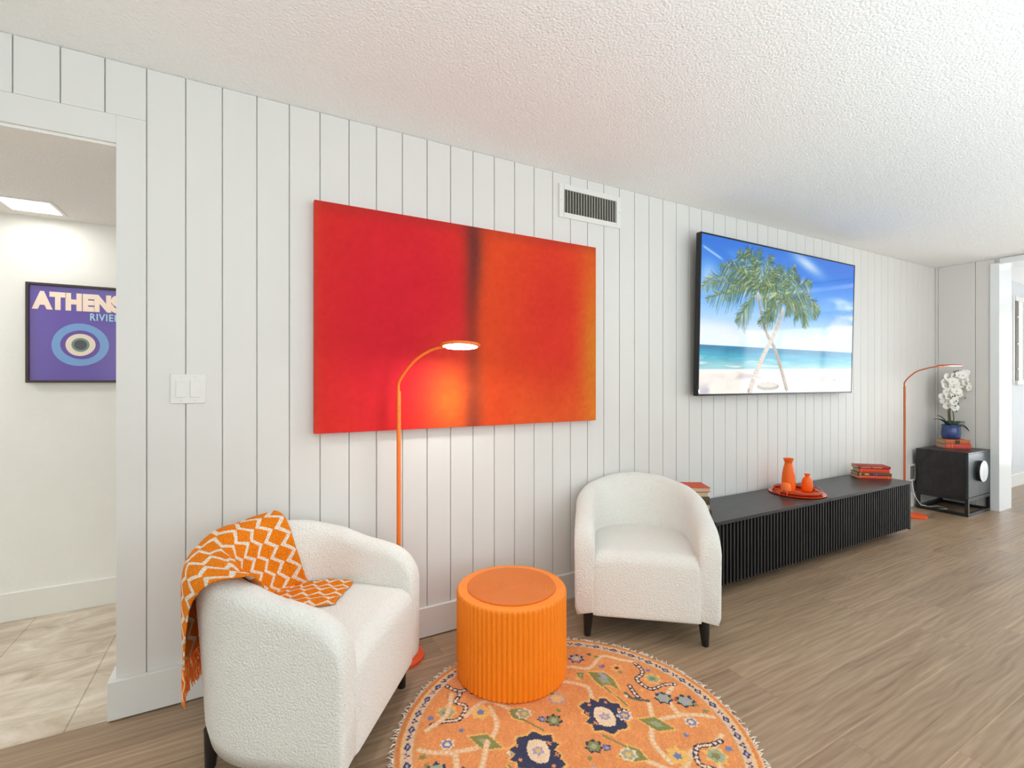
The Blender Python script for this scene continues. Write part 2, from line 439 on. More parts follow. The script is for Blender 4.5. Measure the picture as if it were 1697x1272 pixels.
# ------------------------------------------------------------------ recessed hall light, plus two added unseen lights
t=thing('recessed_ceiling_light','square recessed white light in the hall ceiling','ceiling light',((LX0+LX1)/2,(LY0+LY1)/2,HZ))
hw=(LX1-LX0)/2; hd=(LY1-LY0)/2
bm=bmesh.new()
for s in (-1,1):
    box(bm,s*hw-.012 if s>0 else -hw-.004,s*hw+.004 if s>0 else -hw+.012,-hd-.004,hd+.004,-.005,.02)
    box(bm,-hw+.012,hw-.012,s*hd-.012 if s>0 else -hd-.004,s*hd+.004 if s>0 else -hd+.012,-.005,.02)
obj('frame',bm,m_trim,t)
obj('diffuser',bx(-hw+.012,hw-.012,-hd+.012,hd-.012,.004,.012),emis('lit diffuser',(255,252,246),9.0),t)
area('hall_light',((LX0+LX1)/2,(LY0+LY1)/2,HZ-.012),(0,0,0),.18,.18,.7,(1,.98,.96))
area('hall_light',(-2.0,2.95,HZ-.012),(0,0,0),.18,.18,13,(.96,.97,1))  # added light without a fixture, brightens the hall from out of view
area('hall_light',(.2,2.9,HZ-.012),(0,0,0),.18,.18,5,(.96,.97,1))  # second added hall light, also unseen and without a fixture

# ------------------------------------------------------------------ painting on the long wall
PX0,PX1,PZ0,PZ1=.242,1.779,1.022,2.036
def painting():
    nx,nz=260,170
    U,V=np.meshgrid(np.linspace(0,1,nx),np.linspace(0,1,nz),indexing='ij')
    def sm(a,b,x): tt=np.clip((x-a)/(b-a),0,1); return tt*tt*(3-2*tt)
    C=np.zeros((nx,nz,3))
    crim=np.array([205,30,46.]); red=np.array([212,48,36.]); oran=np.array([218,70,32.]); gold=np.array([208,118,30.]); rust=np.array([150,52,40.])
    L=np.exp(-(((U-.24)/.25)**2+((V-.52)/.62)**2)**1.5)[...,None]
    left=red*(1-L)+crim*L
    R=np.exp(-(((U-.80)/.17)**2+((V-.55)/.55)**2)**1.3)[...,None]
    right=oran*(1-R)+np.array([210,50,34.])*R
    g=(sm(.88,1.0,U)*(.45+.55*sm(1.0,.35,V)))[...,None]; right=right*(1-g)+gold*g
    lo=(sm(.40,.0,V)*sm(.55,.7,U))[...,None]*.45; right=right*(1-lo)+np.array([230,108,40.])*lo
    mid=sm(.44,.52,U)[...,None]; C=left*(1-mid)+right*mid
    # orange pigment at the lower middle, with lamp glow painted in
    go=(np.exp(-((U-.41)/.10)**2-((V-.13)/.22)**2))[...,None]*.75
    C=C*(1-go)+np.array([236,122,38.])*go
    # dark vertical band
    w=.026+.014*np.abs(V-.5)
    bnd=np.exp(-((U-.487-.004*np.sin(V*9))/w)**2)*(.42+.42*sm(.35,.95,V)+.12*sm(.2,.0,V))
    C=C*(1-bnd[...,None])+np.array([92,44,44.])*bnd[...,None]
    tp=(sm(.93,1.0,V)*.35)[...,None]; C=C*(1-tp)+rust*tp
    sd=(sm(.03,.0,U)*.25)[...,None]; C=C*(1-sd)+np.array([196,80,50.])*sd
    # mottled pigment
    rng=np.random.default_rng(3)
    for s,a in ((9,.012),(24,.012),(90,.02)):
        g0=rng.normal(size=(s+2,int(s*.7)+2)); xi=U*s; zi=V*int(s*.7); i=xi.astype(int); j=zi.astype(int); fx=xi-i; fz=zi-j
        n=g0[i,j]*(1-fx)*(1-fz)+g0[i+1,j]*fx*(1-fz)+g0[i,j+1]*(1-fx)*fz+g0[i+1,j+1]*fx*fz
        C=C*(1+a*n[...,None]*np.array([.6,1.4,1.2]))
    return U,V,np.clip(C,0,255)
def srgb2lin(C):
    c=C/255; return np.where(c<=.04045,c/12.92,((c+.055)/1.055)**2.4)
def color_grid(name,X,Y,Z,C,m,parent=None,closed=False,smooth=False):
    """mesh from 2-D arrays of positions with a colour per vertex"""
    a,b=X.shape; co=np.stack([X,Y,Z],-1).reshape(-1,3)
    idx=np.arange(a*b).reshape(a,b)
    if closed: nx=np.roll(idx,-1,axis=1); q=np.stack([idx[:-1],idx[1:],nx[1:],nx[:-1]],-1).reshape(-1,4)
    else: q=np.stack([idx[:-1,:-1],idx[1:,:-1],idx[1:,1:],idx[:-1,1:]],-1).reshape(-1,4)
    me=bpy.data.meshes.new(name); me.vertices.add(len(co)); me.vertices.foreach_set('co',co.astype(np.float32).ravel())
    me.loops.add(q.size); me.loops.foreach_set('vertex_index',q.astype(np.int32).ravel())
    me.polygons.add(len(q)); me.polygons.foreach_set('loop_start',np.arange(0,q.size,4,dtype=np.int32)); 
    me.polygons.foreach_set('loop_total',np.full(len(q),4,dtype=np.int32))
    me.update(calc_edges=True)
    at=me.color_attributes.new('Col','FLOAT_COLOR','POINT')
    cl=np.ones((len(co),4),np.float32); cl[:,:3]=srgb2lin(C.reshape(-1,3)); at.data.foreach_set('color',cl.ravel())
    me.validate()
    return obj(name,me,m,parent,smooth=smooth)
U,V,C=painting()
PW=PX1-PX0; PH=PZ1-PZ0
t=thing('canvas_painting','large red and orange abstract canvas with dark vertical band on the panelled wall','painting',(PX0,WY-.002,PZ0))
obj('stretched_canvas',bx(0,PW,-.0375,0,0,PH,bev=.002),mat('painted canvas edge',(205,66,52),rough=.7,bump=(400,.3,.0006)),t)
color_grid('painted_surface',U*(PW-.002)+.001,U*0-.0385,V*(PH-.002)+.001,C,attr_mat('abstract pigment',rough=.7,spec=.15,noise=(160,.06),bump=(500,.25,.0006)),t)

m_screw=mat('painted screw',(208,208,204),rough=.4,metal=.2)
# ------------------------------------------------------------------ supply air grille
t=thing('air_vent','white rectangular air grille with vertical louvres high on the panelled wall','air vent',(1.541,WY,2.188))
vw=.457; vh=.194
bm=bmesh.new()
box(bm,0,.034,-.009,0,0,vh,bev=.003); box(bm,vw-.034,vw,-.009,0,0,vh,bev=.003)
box(bm,.034,vw-.034,-.009,0,0,.031,bev=.002); box(bm,.034,vw-.034,-.009,0,vh-.031,vh,bev=.002)
fr=obj('frame',bm,m_trim,t)
for x in (.014,vw-.014):
    bm=bmesh.new(); bmesh.ops.create_cone(bm,cap_ends=True,segments=12,radius1=.004,radius2=.003,depth=.003,matrix=Matrix.Translation((x,-.010,vh/2))@Matrix.Rotation(PI/2,4,'X')); obj('screw',bm,m_screw,t)
obj('duct_backing',bx(.03,vw-.03,-.0012,-.0002,.027,vh-.027),mat('dark duct',(80,78,72),rough=.8),t)
bm=bmesh.new()
for k in range(20):
    x=.041+k*(vw-.082)/19
    box(bm,-.0012,.0012,-.009,.0,0.029,vh-.029,M=Matrix.Translation((x,-.001,0))@Matrix.Rotation(math.radians(-24),4,'Z')@Matrix.Translation((0,.0012,0)))
obj('louvre_blades',bm,mat('grille blades',(205,204,198),rough=.4),t)

# ------------------------------------------------------------------ light switch
t=thing('light_switch','white double rocker light switch plate on the panelled wall beside the hall opening','light switch',(-.272,WY,1.163))
obj('wall_plate',bx(0,.116,-.006,0,0,.115,bev=.0025,seg=3),m_trim,t)
for k in (0,1):
    x=.0185+k*.046
    r=obj('rocker',bx(x,x+.033,-.0095,-.0055,.024,.091,bev=.0015),m_trim,t)
bm=bmesh.new()
for x in (.035,.081):
    for z in (.012,.103):
        bm=bmesh.new(); bmesh.ops.create_cone(bm,cap_ends=True,segments=10,radius1=.0028,radius2=.0024,depth=.002,matrix=Matrix.Translation((x,-.0068,z))@Matrix.Rotation(PI/2,4,'X')); obj('screw',bm,m_screw,t)

# ------------------------------------------------------------------ hall poster
t=thing('framed_poster','purple ATHENS RIVIERA poster with blue concentric eye in dark frame on hall wall','poster',(-1.035,HY,1.243))
pw=.442; ph=.531
bm=bmesh.new(); f=.013
box(bm,0,f,-.028,-.001,0,ph,bev=.0015); box(bm,pw-f,pw,-.028,-.001,0,ph,bev=.0015)
box(bm,f,pw-f,-.028,-.001,0,f,bev=.001); box(bm,f,pw-f,-.028,-.001,ph-f,ph,bev=.001)
obj('frame',bm,mat('dark walnut frame',(62,45,40),rough=.45),t)
obj('print',bx(f,pw-f,-.016,-.002,f,ph-f),mat('purple print',(98,74,168),rough=.12,spec=.7,coat=.6,var=(2,.06)),t)
cx0,cz0=.219,.207
def blob(r,y,m,name,sx=1.0,wob=.03,seed=0):
    bm=bmesh.new(); n=64; vs=[]
    for k in range(n):
        a=2*PI*k/n; rr=r*(1+wob*math.sin(2*a+seed)+wob*.6*math.sin(3*a+seed*2.1))
        vs.append(bm.verts.new((cx0+rr*sx*math.cos(a),y,cz0+rr*math.sin(a))))
    bm.faces.new(vs); e=bmesh.ops.extrude_face_region(bm,geom=bm.faces[:]); bmesh.ops.translate(bm,verts=[v for v in e['geom'] if isinstance(v,bmesh.types.BMVert)],vec=(0,.0006,0))
    return obj(name,bm,m,t)
gp=dict(rough=.12,spec=.7,coat=.6)
blob(.118,-.0166,mat('print blue',(116,158,212),**gp),'eye_ring_blue',1.0,.02,1)
blob(.080,-.0170,mat('print violet',(94,66,158),**gp),'eye_ring_violet',1.02,.02,2)
blob(.061,-.0174,mat('print cream',(238,218,198),**gp),'eye_ring_cream',1.02,.02,.5)
blob(.038,-.0178,mat('print green',(98,140,130),**gp),'eye_ring_green',1.0,.01,0)
blob(.027,-.0182,mat('print dark',(70,64,74),**gp),'eye_pupil',1.0,.0,0)
def text(body,size,off,loc,m,parent,name,xs=1.0,space=1.0,align='LEFT',rot=(PI/2,0,0),ext=.0004):
    c=bpy.data.curves.new(name,'FONT'); c.body=body; c.size=size; c.offset=off; c.extrude=ext; c.align_x=align; c.space_character=space
    tmp=bpy.data.objects.new('tmp',c); COL.objects.link(tmp)
    dg=bpy.context.evaluated_depsgraph_get(); me=bpy.data.meshes.new_from_object(tmp.evaluated_get(dg))
    bpy.data.objects.remove(tmp); 
    me.materials.clear()
    o=obj(name,me,m,parent); o.location=loc; o.rotation_euler=rot; o.scale=(xs,1,1); return o
tx=text('ATHENS',.116,.0085,(0,-.0172,.400),mat('print letters',(250,226,206),**gp),t,'title_lettering',1.0,1.06)
bb=[v.co.x for v in tx.data.vertices]; wdt=max(bb)-min(bb); tx.scale=(.378/wdt,1,1); tx.location.x=.022-min(bb)*.378/wdt
tx=text('RIVIERA',.054,.0012,(0,-.0172,.344),mat('print light blue',(170,212,236),**gp),t,'subtitle_lettering',1.0,1.15)
bb=[v.co.x for v in tx.data.vertices]; wdt=max(bb)-min(bb); tx.scale=(.160/wdt,1,1); tx.location.x=.259-min(bb)*.160/wdt
# ------------------------------------------------------------------ television
def draw_tv():
    nx,nz=440,250
    U,V=np.meshgrid(np.linspace(0,1,nx),np.linspace(0,1,nz),indexing='ij')
    def sm(a,b,x): tt=np.clip((x-a)/(b-a),0,1); return tt*tt*(3-2*tt)
    rng=np.random.default_rng(11)
    def vn(su,sv,seed,oct_=4):
        r=np.random.default_rng(seed); out=0; amp=1; tot=0
        for o in range(oct_):
            g=r.random((su*2**o+2,sv*2**o+2)); xi=U*su*2**o; zi=V*sv*2**o; i=xi.astype(int); j=zi.astype(int); fx=xi-i; fz=zi-j
            fx=fx*fx*(3-2*fx); fz=fz*fz*(3-2*fz)
            out=out+amp*(g[i,j]*(1-fx)*(1-fz)+g[i+1,j]*fx*(1-fz)+g[i,j+1]*(1-fx)*fz+g[i+1,j+1]*fx*fz); tot+=amp; amp*=.5
        return out/tot
    A=lambda *c: np.array(c,float)
    mixc=lambda C,D,m: C*(1-m[...,None])+D*m[...,None]
    # sky
    C=np.zeros((nx,nz,3))+A(40,132,232)
    C=mixc(C,A(16,104,214),sm(.7,1.0,V)*.8)
    C=mixc(C,A(128,190,246),sm(.85,.45,V))
    C=mixc(C,A(214,234,252),sm(.66,.36,V)*.9)
    cl=vn(3,6,5)
    C=mixc(C,A(244,248,254),sm(.5,.72,cl)*sm(1.02,.6,V)*.85)
    C=mixc(C,A(224,232,248),np.exp(-(((U-.64)/.10)**2+((V-.95+.5*(U-.62))/.045)**2))*.85)
    C=mixc(C,A(190,218,248),np.exp(-(((U-.04)/.05)**2+((V-.74)/.10)**2))*.7)
    C=mixc(C,A(200,226,250),np.exp(-((V-(.93-.6*U))/.008)**2)*sm(.0,.02,U)*sm(.13,.09,U)*.8)
    C=mixc(C,A(248,251,255),sm(.50,.40,V)*sm(.25,.6,vn(4,3,8))*.7)
    # sea
    sea=V<.311
    S=mixc(np.zeros_like(C)+A(22,128,172),A(60,170,200),sm(.30,.24,V)); S=mixc(S,A(150,206,214),sm(.25,.18,V))
    wv=vn(14,60,2,2); S=S*(1+.16*(wv[...,None]-.5)); S=mixc(S,A(236,244,244),sm(.60,.8,vn(10,70,4,2))*sm(.28,.15,V))
    C=np.where(sea[...,None],S,C)
    sh=.150+.025*U
    bch=V<sh
    B=np.zeros_like(C)+A(250,244,234); B=B*(1+.05*(vn(30,20,6,3)[...,None]-.5))
    B=mixc(B,A(178,166,178),sm(.5,.62,vn(7,12,9,4))*np.exp(-((U-.90)/.13)**2-((V-.10)/.05)**2)*1.0)
    B=mixc(B,A(186,176,190),sm(.45,.6,vn(6,9,19,3))*np.exp(-((U-.08)/.12)**2-((V-.01)/.05)**2)*.9)
    B=mixc(B,A(196,184,190),sm(.40,.6,vn(12,16,29,3))*np.exp(-((U-.30)/.16)**2-((V-.115)/.022)**2)*.9)
    C=np.where(bch[...,None],B,C)
    C=mixc(C,A(255,255,255),np.exp(-((V-sh)/.006)**2))
    # rock
    C=mixc(C,A(176,166,150)*1.0,(((U-.394)/.07)**2+((V-.045)/.028)**2<1).astype(float)); C=mixc(C,A(214,206,192),(((U-.394)/.06)**2+((V-.054)/.016)**2<1).astype(float))
    asp=1.765
    def seg(C,p,q,w0,w1,col,al=1.0):
        px,pz=p; qx,qz=q; m=max(w0,w1)*1.5/asp+.004
        i0=max(int((min(px,qx)-m)*nx),0); i1=min(int((max(px,qx)+m)*nx)+2,nx); j0=max(int((min(pz,qz)-m*asp)*nz),0); j1=min(int((max(pz,qz)+m*asp)*nz)+2,nz)
        if i0>=i1 or j0>=j1: return
        u=U[i0:i1,j0:j1]*asp; v=V[i0:i1,j0:j1]; ax,az,bx_,bz=px*asp,pz,qx*asp,qz
        L=(bx_-ax)**2+(bz-az)**2+1e-12; tt=np.clip(((u-ax)*(bx_-ax)+(v-az)*(bz-az))/L,0,1)
        d=np.hypot(u-ax-tt*(bx_-ax),v-az-tt*(bz-az)); w=w0+(w1-w0)*tt
        a=np.clip((w-d)/.0035+.5,0,1)*al; C[i0:i1,j0:j1]=C[i0:i1,j0:j1]*(1-a[...,None])+np.array(col,float)*a[...,None]
    TL=[(.32,.66),(.346,.528),(.381,.405),(.426,.319),(.472,.181),(.514,.025)]
    TR=[(.479,.594),(.453,.492),(.417,.388),(.372,.286),(.32,.148),(.281,.013)]
    for T,w,cc in ((TL,.013,(178,160,140)),(TR,.017,(206,192,176))):
        pts=catmull([(a,b,0) for a,b in T],8)
        for k in range(len(pts)-1):
            ww=w*(.8+.7*k/len(pts)); j=rng.normal()*8
            seg(C,pts[k][:2],pts[k+1][:2],ww,ww,(cc[0]+j,cc[1]+j,cc[2]+j)); 
            seg(C,(pts[k][0]-ww*.3,pts[k][1]),(pts[k+1][0]-ww*.3,pts[k+1][1]),ww*.35,ww*.35,(128+j,112,98),.8)
    FL=[((.115,.753),(.007,.658)),((.154,.658),(.025,.598)),((.194,.81),(.092,.817)),((.243,.858),(.202,.943)),((.315,.863),(.328,.992)),((.372,.856),(.399,.955)),((.39,.82),(.444,.77)),((.252,.575),(.194,.464)),((.17,.722),(.054,.701)),((.277,.903),(.243,.953)),((.381,.621),(.399,.5)),((.227,.75),(.131,.604)),((.30,.80),(.28,.93)),((.24,.80),(.14,.86)),((.36,.74),(.44,.84))]
    FR=[((.426,.757),(.417,.875)),((.51,.823),(.558,.913)),((.597,.787),(.674,.8)),((.638,.647),(.741,.608)),((.607,.611),(.628,.468)),((.399,.564),(.32,.467)),((.399,.732),(.346,.694)),((.668,.683),(.699,.539)),((.529,.785),(.587,.847)),((.491,.748),(.472,.906)),((.558,.646),(.568,.524)),((.435,.689),(.417,.587)),((.50,.66),(.52,.54)),((.46,.80),(.44,.90)),((.57,.72),(.66,.70))]
    G=[(30,74,40),(58,104,46),(120,150,74),(24,60,44),(196,202,140),(84,128,92),(40,86,60)]
    for F,c0 in ((FL,(.32,.70)),(FR,(.477,.629))):
        for mid,tip in F:
            P=[(c0[0]+(2*mid[0]-.5*c0[0]-.5*tip[0]-c0[0])*2*s*(1-s)+(tip[0]-c0[0])*s*s, c0[1]+(2*mid[1]-.5*c0[1]-.5*tip[1]-c0[1])*2*s*(1-s)+(tip[1]-c0[1])*s*s) for s in np.linspace(0,1,26)]
            for k in range(1,25):
                s=k/25; dx=(P[k+1][0]-P[k-1][0])*asp; dz=P[k+1][1]-P[k-1][1]; n=math.hypot(dx,dz)+1e-9; dx/=n; dz/=n
                ln=.085*math.sin(PI*min(1,s*.85+.12))
                for sd in (-1,1):
                    for rep in range(2):
                        a=dx*.75-sd*dz*.75; b_=dz*.75+sd*dx*(.5+.5*rng.random())-.2-.5*rng.random()
                        l=ln*(.75+.4*rng.random()); col=G[int(rng.integers(0,len(G)))]
                        seg(C,P[k],(P[k][0]+a*l/asp,P[k][1]+b_*l),.0030,.0012,col,.9)
            for k in range(25): seg(C,P[k],P[k+1],.004,.003,(112,128,70),.7)
    return U,V,np.clip(C,0,255)
TX0,TX1=2.592,4.50; TZ0,TZ1=1.153,2.235
yt,yb=2.150,2.176
t=thing('television','large wall mounted flat television showing two crossed palms on a beach','television',(TX0,yb,TZ0))
tilt=-math.atan2(yb-yt,TZ1-TZ0)
tw=TX1-TX0; th_=TZ1-TZ0
R=Matrix.Rotation(-tilt,4,'X')   # leans out at the top
def tilted(o): o.matrix_local=R if False else Matrix.Rotation(math.atan2(yb-yt,TZ1-TZ0),4,'X'); return o
tilted(obj('housing',bx(0,tw,.0,.034,0,th_,bev=.003),mat('black television plastic',(22,22,25),rough=.35),t))
bm=bmesh.new(); f=.010
box(bm,0,f,-.004,.001,0,th_); box(bm,tw-f,tw,-.004,.001,0,th_); box(bm,f,tw-f,-.004,.001,th_-f,th_); box(bm,f,tw-f,-.004,.001,0,.013)
tilted(obj('bezel',bm,mat('bezel black',(30,30,34),rough=.25,metal=.4),t))
U,V,C=draw_tv()
m_scr=attr_mat('television picture',rough=.06,emit=1.1,spec=.6)
tilted(color_grid('screen',U*(tw-2*f)+f,U*0-.002,V*(th_-f-.013)+.013,C,m_scr,t))
tilted(obj('indicator_light',bx(.006,.018,-.0052,-.0035,.022,.042),emis('small indicator',(235,235,240),.8),t))
tilted(obj('wall_bracket',bx(tw/2-.25,tw/2+.25,.034,.0872,.3,.75),mat('bracket steel',(40,40,42),rough=.5,metal=.6),t))
# ------------------------------------------------------------------ tub armchairs
def mk_boucle():
    m=bpy.data.materials.new('white boucle'); t=NT(m); b=t.b
    tc=t.node('ShaderNodeTexCoord')
    v=t.node('ShaderNodeTexVoronoi',Scale=150.0); t.link(tc.outputs['Object'],v.inputs['Vector'])
    n=t.node('ShaderNodeTexNoise',Scale=210.0,Detail=3.0,Roughness=.7,Distortion=.8); t.link(tc.outputs['Object'],n.inputs['Vector'])
    ad=t.node('ShaderNodeMath',operation='SUBTRACT'); t.link(n.outputs['Fac'],ad.inputs[0]); t.link(v.outputs['Distance'],ad.inputs[1])
    bp=t.node('ShaderNodeBump',Strength=.7,Distance=.0045); t.link(ad.outputs[0],bp.inputs['Height']); t.link(bp.outputs['Normal'],b.inputs['Normal'])
    cr=t.node('ShaderNodeValToRGB'); e=cr.color_ramp.elements; e[0].position=.0; e[0].color=lin((214,211,203)); e[1].position=.55; e[1].color=lin((241,239,233)); t.link(n.outputs['Fac'],cr.inputs[0]); t.link(cr.outputs[0],b.inputs['Base Color'])
    b.inputs['Roughness'].default_value=.95; b.inputs['Specular IOR Level'].default_value=.15; b.inputs['Sheen Weight'].default_value=.25
    return m
m_boucle=mk_boucle()
m_legs=mat('black stained leg',(26,22,20),rough=.35)
CWD=.335; CD=.62; CF=-.32; CYC=CF+CD-CWD; CT=.10; ZB=.12
SEATZ=.425
def rim_h(s):   # s: distance along the arm from the front
    pts=[(0,.563),(.08,.574),(.2,.600),(.34,.642),(.5,.676),(.7,.704),(.84,.712)]
    for (a,ha),(b_,hb) in zip(pts,pts[1:]):
        if s<=b_:
            u=(s-a)/(b_-a); u=u*u*(3-2*u)*.35+u*.65
            return ha+(hb-ha)*u
    return pts[-1][1]
def chair_shell():
    half=(CYC-CF)+PI*CWD/2
    S=[];Rf=.115
    d=[0,.004,.010,.020,.032,.046,.062,.080,.10,.125]
    n=46; d+= [.125+(half-.125)*k/n for k in range(1,n+1)]
    rings=[]
    def plan(s):   # s from the front right, outer line; returns point and outward normal
        L=CYC-CF
        if s<=L: return Vector((CWD,CF+s,0)),Vector((1,0,0))
        a=(s-L)/CWD; return Vector((CWD*math.cos(a),CYC+CWD*math.sin(a),0)),Vector((math.cos(a),math.sin(a),0))
    for s in d:
        p,nrm=plan(s); back=max(0,min(1,(s-.25)/.5)); back=back*back*(3-2*back)
        h=rim_h(s)
        if s<Rf: h=h-Rf+math.sqrt(max(0,Rf*Rf-(Rf-s)**2))
        e=0
        if s<.014: e=.014-math.sqrt(max(0,.014**2-(.014-s)**2))
        a=CT/2-e; zt=h-e; zb=ZB+e
        c=p-nrm*(CT/2)
        sec=[]
        ht=a*.98
        # outer side up
        zs=[zb+(zt-ht-zb)*k/9 for k in range(10)]
        for k,z in enumerate(zs):
            tt=max(0,(z-ZB)/.6); fl=(.006+.026*back)*tt**1.2-.018*back*max(0,1-tt/.8)
            bot=.010*max(0,1-(z-zb)/.02)**2
            sec.append((a+fl-bot,z))
        flt=(.006+.026*back)*max(0,(zt-ZB)/.6)**1.2
        for k in range(1,12):
            th=PI*k/12; 
            sec.append((a*math.cos(th)+flt,zt-ht+ht*math.sin(th)))
        # inner side down; backrest inside slopes forward a little lower down
        for k in range(8):
            z=(zt-ht)+(ZB+.02-(zt-ht))*k/7
            sl=.03*back*max(0,min(1,(zt-z)/.3))
            sec.append((-a+flt*max(0,1-(zt-z)/.25)-sl,z))
        rings.append([c+nrm*o+Vector((0,0,z)) for o,z in sec])
    left=[[Vector((-v.x,v.y,v.z)) for v in r] for r in rings]
    allr=rings+left[-2::-1]
    bm=bmesh.new(); V=grid(bm,allr,closed_v=True)
    bm.faces.new(V[0][::-1]); bm.faces.new(V[-1])
    return bm
def chair_seat():
    hw=CWD-CT+.013; bm=bmesh.new()
    prof=[]  # (y,z) front bottom to back
    f=CF-.002; z0=ZB+.004; r=.062; zt=SEATZ
    prof+= [(f+.008,z0),(f+.002,z0+.006)]
    prof+= [(f-.002*math.sin(PI*k/10),z0+.012+(zt-r-z0-.012)*k/10) for k in range(0,11)]
    prof+= [(f+r-r*math.cos(a),zt-r+r*math.sin(a)) for a in [PI/2*k/9 for k in range(1,10)]]
    yb=CYC+CWD-CT-.02
    prof+= [(f+r+(yb-f-r)*k/18,zt+.010*math.sin(PI*k/18)) for k in range(1,19)]
    P=[]
    m=26
    for y,z in prof:
        w=hw
        if y>CYC: 
            q=(hw)**2-(y-CYC)**2; w=math.sqrt(max(q,1e-4))
        row=[]
        top=1 if z>.3 else 0
        for k in range(m+1):
            u=-1+2*k/m; u=math.copysign(abs(u)**.8,u)
            edge=max(0,abs(u)*hw-(hw-.022))/.022
            cr=(.012*(1-u*u) if y>f+.03 else .012*(1-u*u)*max(0,min(1,(z-.25)/.15)))
            yy=y+(.006*edge**2 if y<f+r else 0)
            zz=z+cr-(.012*edge**2 if z>.35 else 0)
            row.append((u*w,yy,zz))
        P.append(row)
    grid(bm,P); 
    return bm
def chair_under():
    bm=bmesh.new(); pts=[]
    for k in range(25):
        a=PI*k/24; pts.append(((CWD-.03)*math.cos(a),CYC+(CWD-.03)*math.sin(a)))
    pts=[(CWD-.03,CF+.02)]+pts+[(-(CWD-.03),CF+.02)]
    lo=[bm.verts.new((x,y,ZB+.004)) for x,y in pts]; hi=[bm.verts.new((x,y,ZB+.02)) for x,y in pts]
    bm.faces.new(lo[::-1]); bm.faces.new(hi)
    for i in range(len(pts)): j=(i+1)%len(pts); bm.faces.new((lo[i],lo[j],hi[j],hi[i]))
    return bm
LA=math.atan2(.802,.597)   # direction of the front edge, left chair
c1=Vector((.625,1.94,0)); e_=Vector((.597,.802,0)); fw=Vector((.802,-.597,0))
fm=c1-e_*.335; locL=fm-fw*.32
chair=thing('tub_armchair','white boucle tub armchair at left with orange throw over its arm','armchair',locL,LA,'white boucle tub armchairs')
sh=obj('upholstered_shell',chair_shell(),m_boucle,chair,smooth=True)
st=obj('seat',chair_seat(),m_boucle,chair,smooth=True)
obj('underside',chair_under(),mat('black dust cover',(30,28,27),rough=.9),chair)
for sx in (-1,1):
    for sy,yy in ((-1,CF+.065),(1,.20)):
        x=sx*(CWD-.065) if sy<0 else sx*.19
        bm=bmesh.new(); n=20; P=[]
        for z,r,dx in ((0,.0150,.010),(.004,.0165,.010),(.06,.0215,.005),(ZB+.004,.0275,0)):
            P.append([(x+sx*dx*.6+r*math.cos(2*PI*k/n),yy+sy*dx*.6+r*math.sin(2*PI*k/n),z) for k in range(n)])
        V=grid(bm,P,closed_v=True); bm.faces.new(V[0][::-1]); bm.faces.new(V[-1])
        l=obj('leg',bm,m_legs,chair); autosmooth(l,50)
RA=math.atan2(-.627,.779)
fmR=Vector((1.635,1.664,0)); fR=Vector((-.627,-.779,0)); locR=fmR-fR*.32
dup(chair,locR,RA,'white boucle tub armchair at right in front of the black slatted console')
# ------------------------------------------------------------------ throw over the left chair
from mathutils.bvhtree import BVHTree
def mk_throw():
    m=bpy.data.materials.new('orange zigzag knit'); t=NT(m); b=t.b
    uv=t.node('ShaderNodeUVMap'); uv.uv_map='UVMap'; sp=t.node('ShaderNodeSeparateXYZ'); t.link(uv.outputs[0],sp.inputs[0])
    def M(op,a,bv=None):
        x=t.node('ShaderNodeMath',operation=op)
        for i,q in enumerate((a,bv)):
            if q is None: continue
            if isinstance(q,(int,float)): x.inputs[i].default_value=q
            else: t.link(q,x.inputs[i])
        return x.outputs[0]
    NL=9.0; PER=.062
    vv=M('MULTIPLY',sp.outputs['Y'],NL); fr=M('FRACT',vv); idx=M('FLOOR',vv)
    sg=M('SUBTRACT',M('MULTIPLY',M('MODULO',idx,2.0),2.0),1.0)
    tri=M('SUBTRACT',M('MULTIPLY',M('ABSOLUTE',M('SUBTRACT',M('FRACT',M('DIVIDE',sp.outputs['X'],PER)),.5)),4.0),1.0)
    d=M('ABSOLUTE',M('SUBTRACT',M('SUBTRACT',fr,.5),M('MULTIPLY',M('MULTIPLY',tri,sg),.30)))
    line=M('LESS_THAN',d,.16)
    ck=t.node('ShaderNodeTexNoise',Scale=330.0,Detail=2.0); tc=t.node('ShaderNodeTexCoord'); t.link(tc.outputs['Object'],ck.inputs['Vector'])
    cm=t.node('ShaderNodeMix',data_type='RGBA'); cm.inputs[6].default_value=lin((196,180,164)); cm.inputs[7].default_value=lin((246,234,218)); mr=t.node('ShaderNodeMapRange'); mr.inputs['From Min'].default_value=.4; mr.inputs['From Max'].default_value=.6; t.link(ck.outputs['Fac'],mr.inputs['Value']); t.link(mr.outputs[0],cm.inputs[0])
    om=t.node('ShaderNodeMix',data_type='RGBA'); om.inputs[6].default_value=lin((206,104,12)); om.inputs[7].default_value=lin((240,140,26)); t.link(mr.outputs[0],om.inputs[0])
    mx=t.node('ShaderNodeMix',data_type='RGBA'); t.link(line,mx.inputs[0]); t.link(om.outputs[2],mx.inputs[6]); t.link(cm.outputs[2],mx.inputs[7])
    t.link(mx.outputs[2],b.inputs['Base Color']); b.inputs['Roughness'].default_value=.9; b.inputs['Specular IOR Level'].default_value=.15
    h=M('ADD',M('MULTIPLY',line,.6),ck.outputs['Fac'])
    bp=t.node('ShaderNodeBump',Strength=.5,Distance=.003); t.link(h,bp.inputs['Height']); t.link(bp.outputs['Normal'],b.inputs['Normal'])
    return m
m_throw=mk_throw()
def pol(ph,r,z): a=math.radians(ph); return Vector((r*math.cos(a),CYC+r*math.sin(a),z))
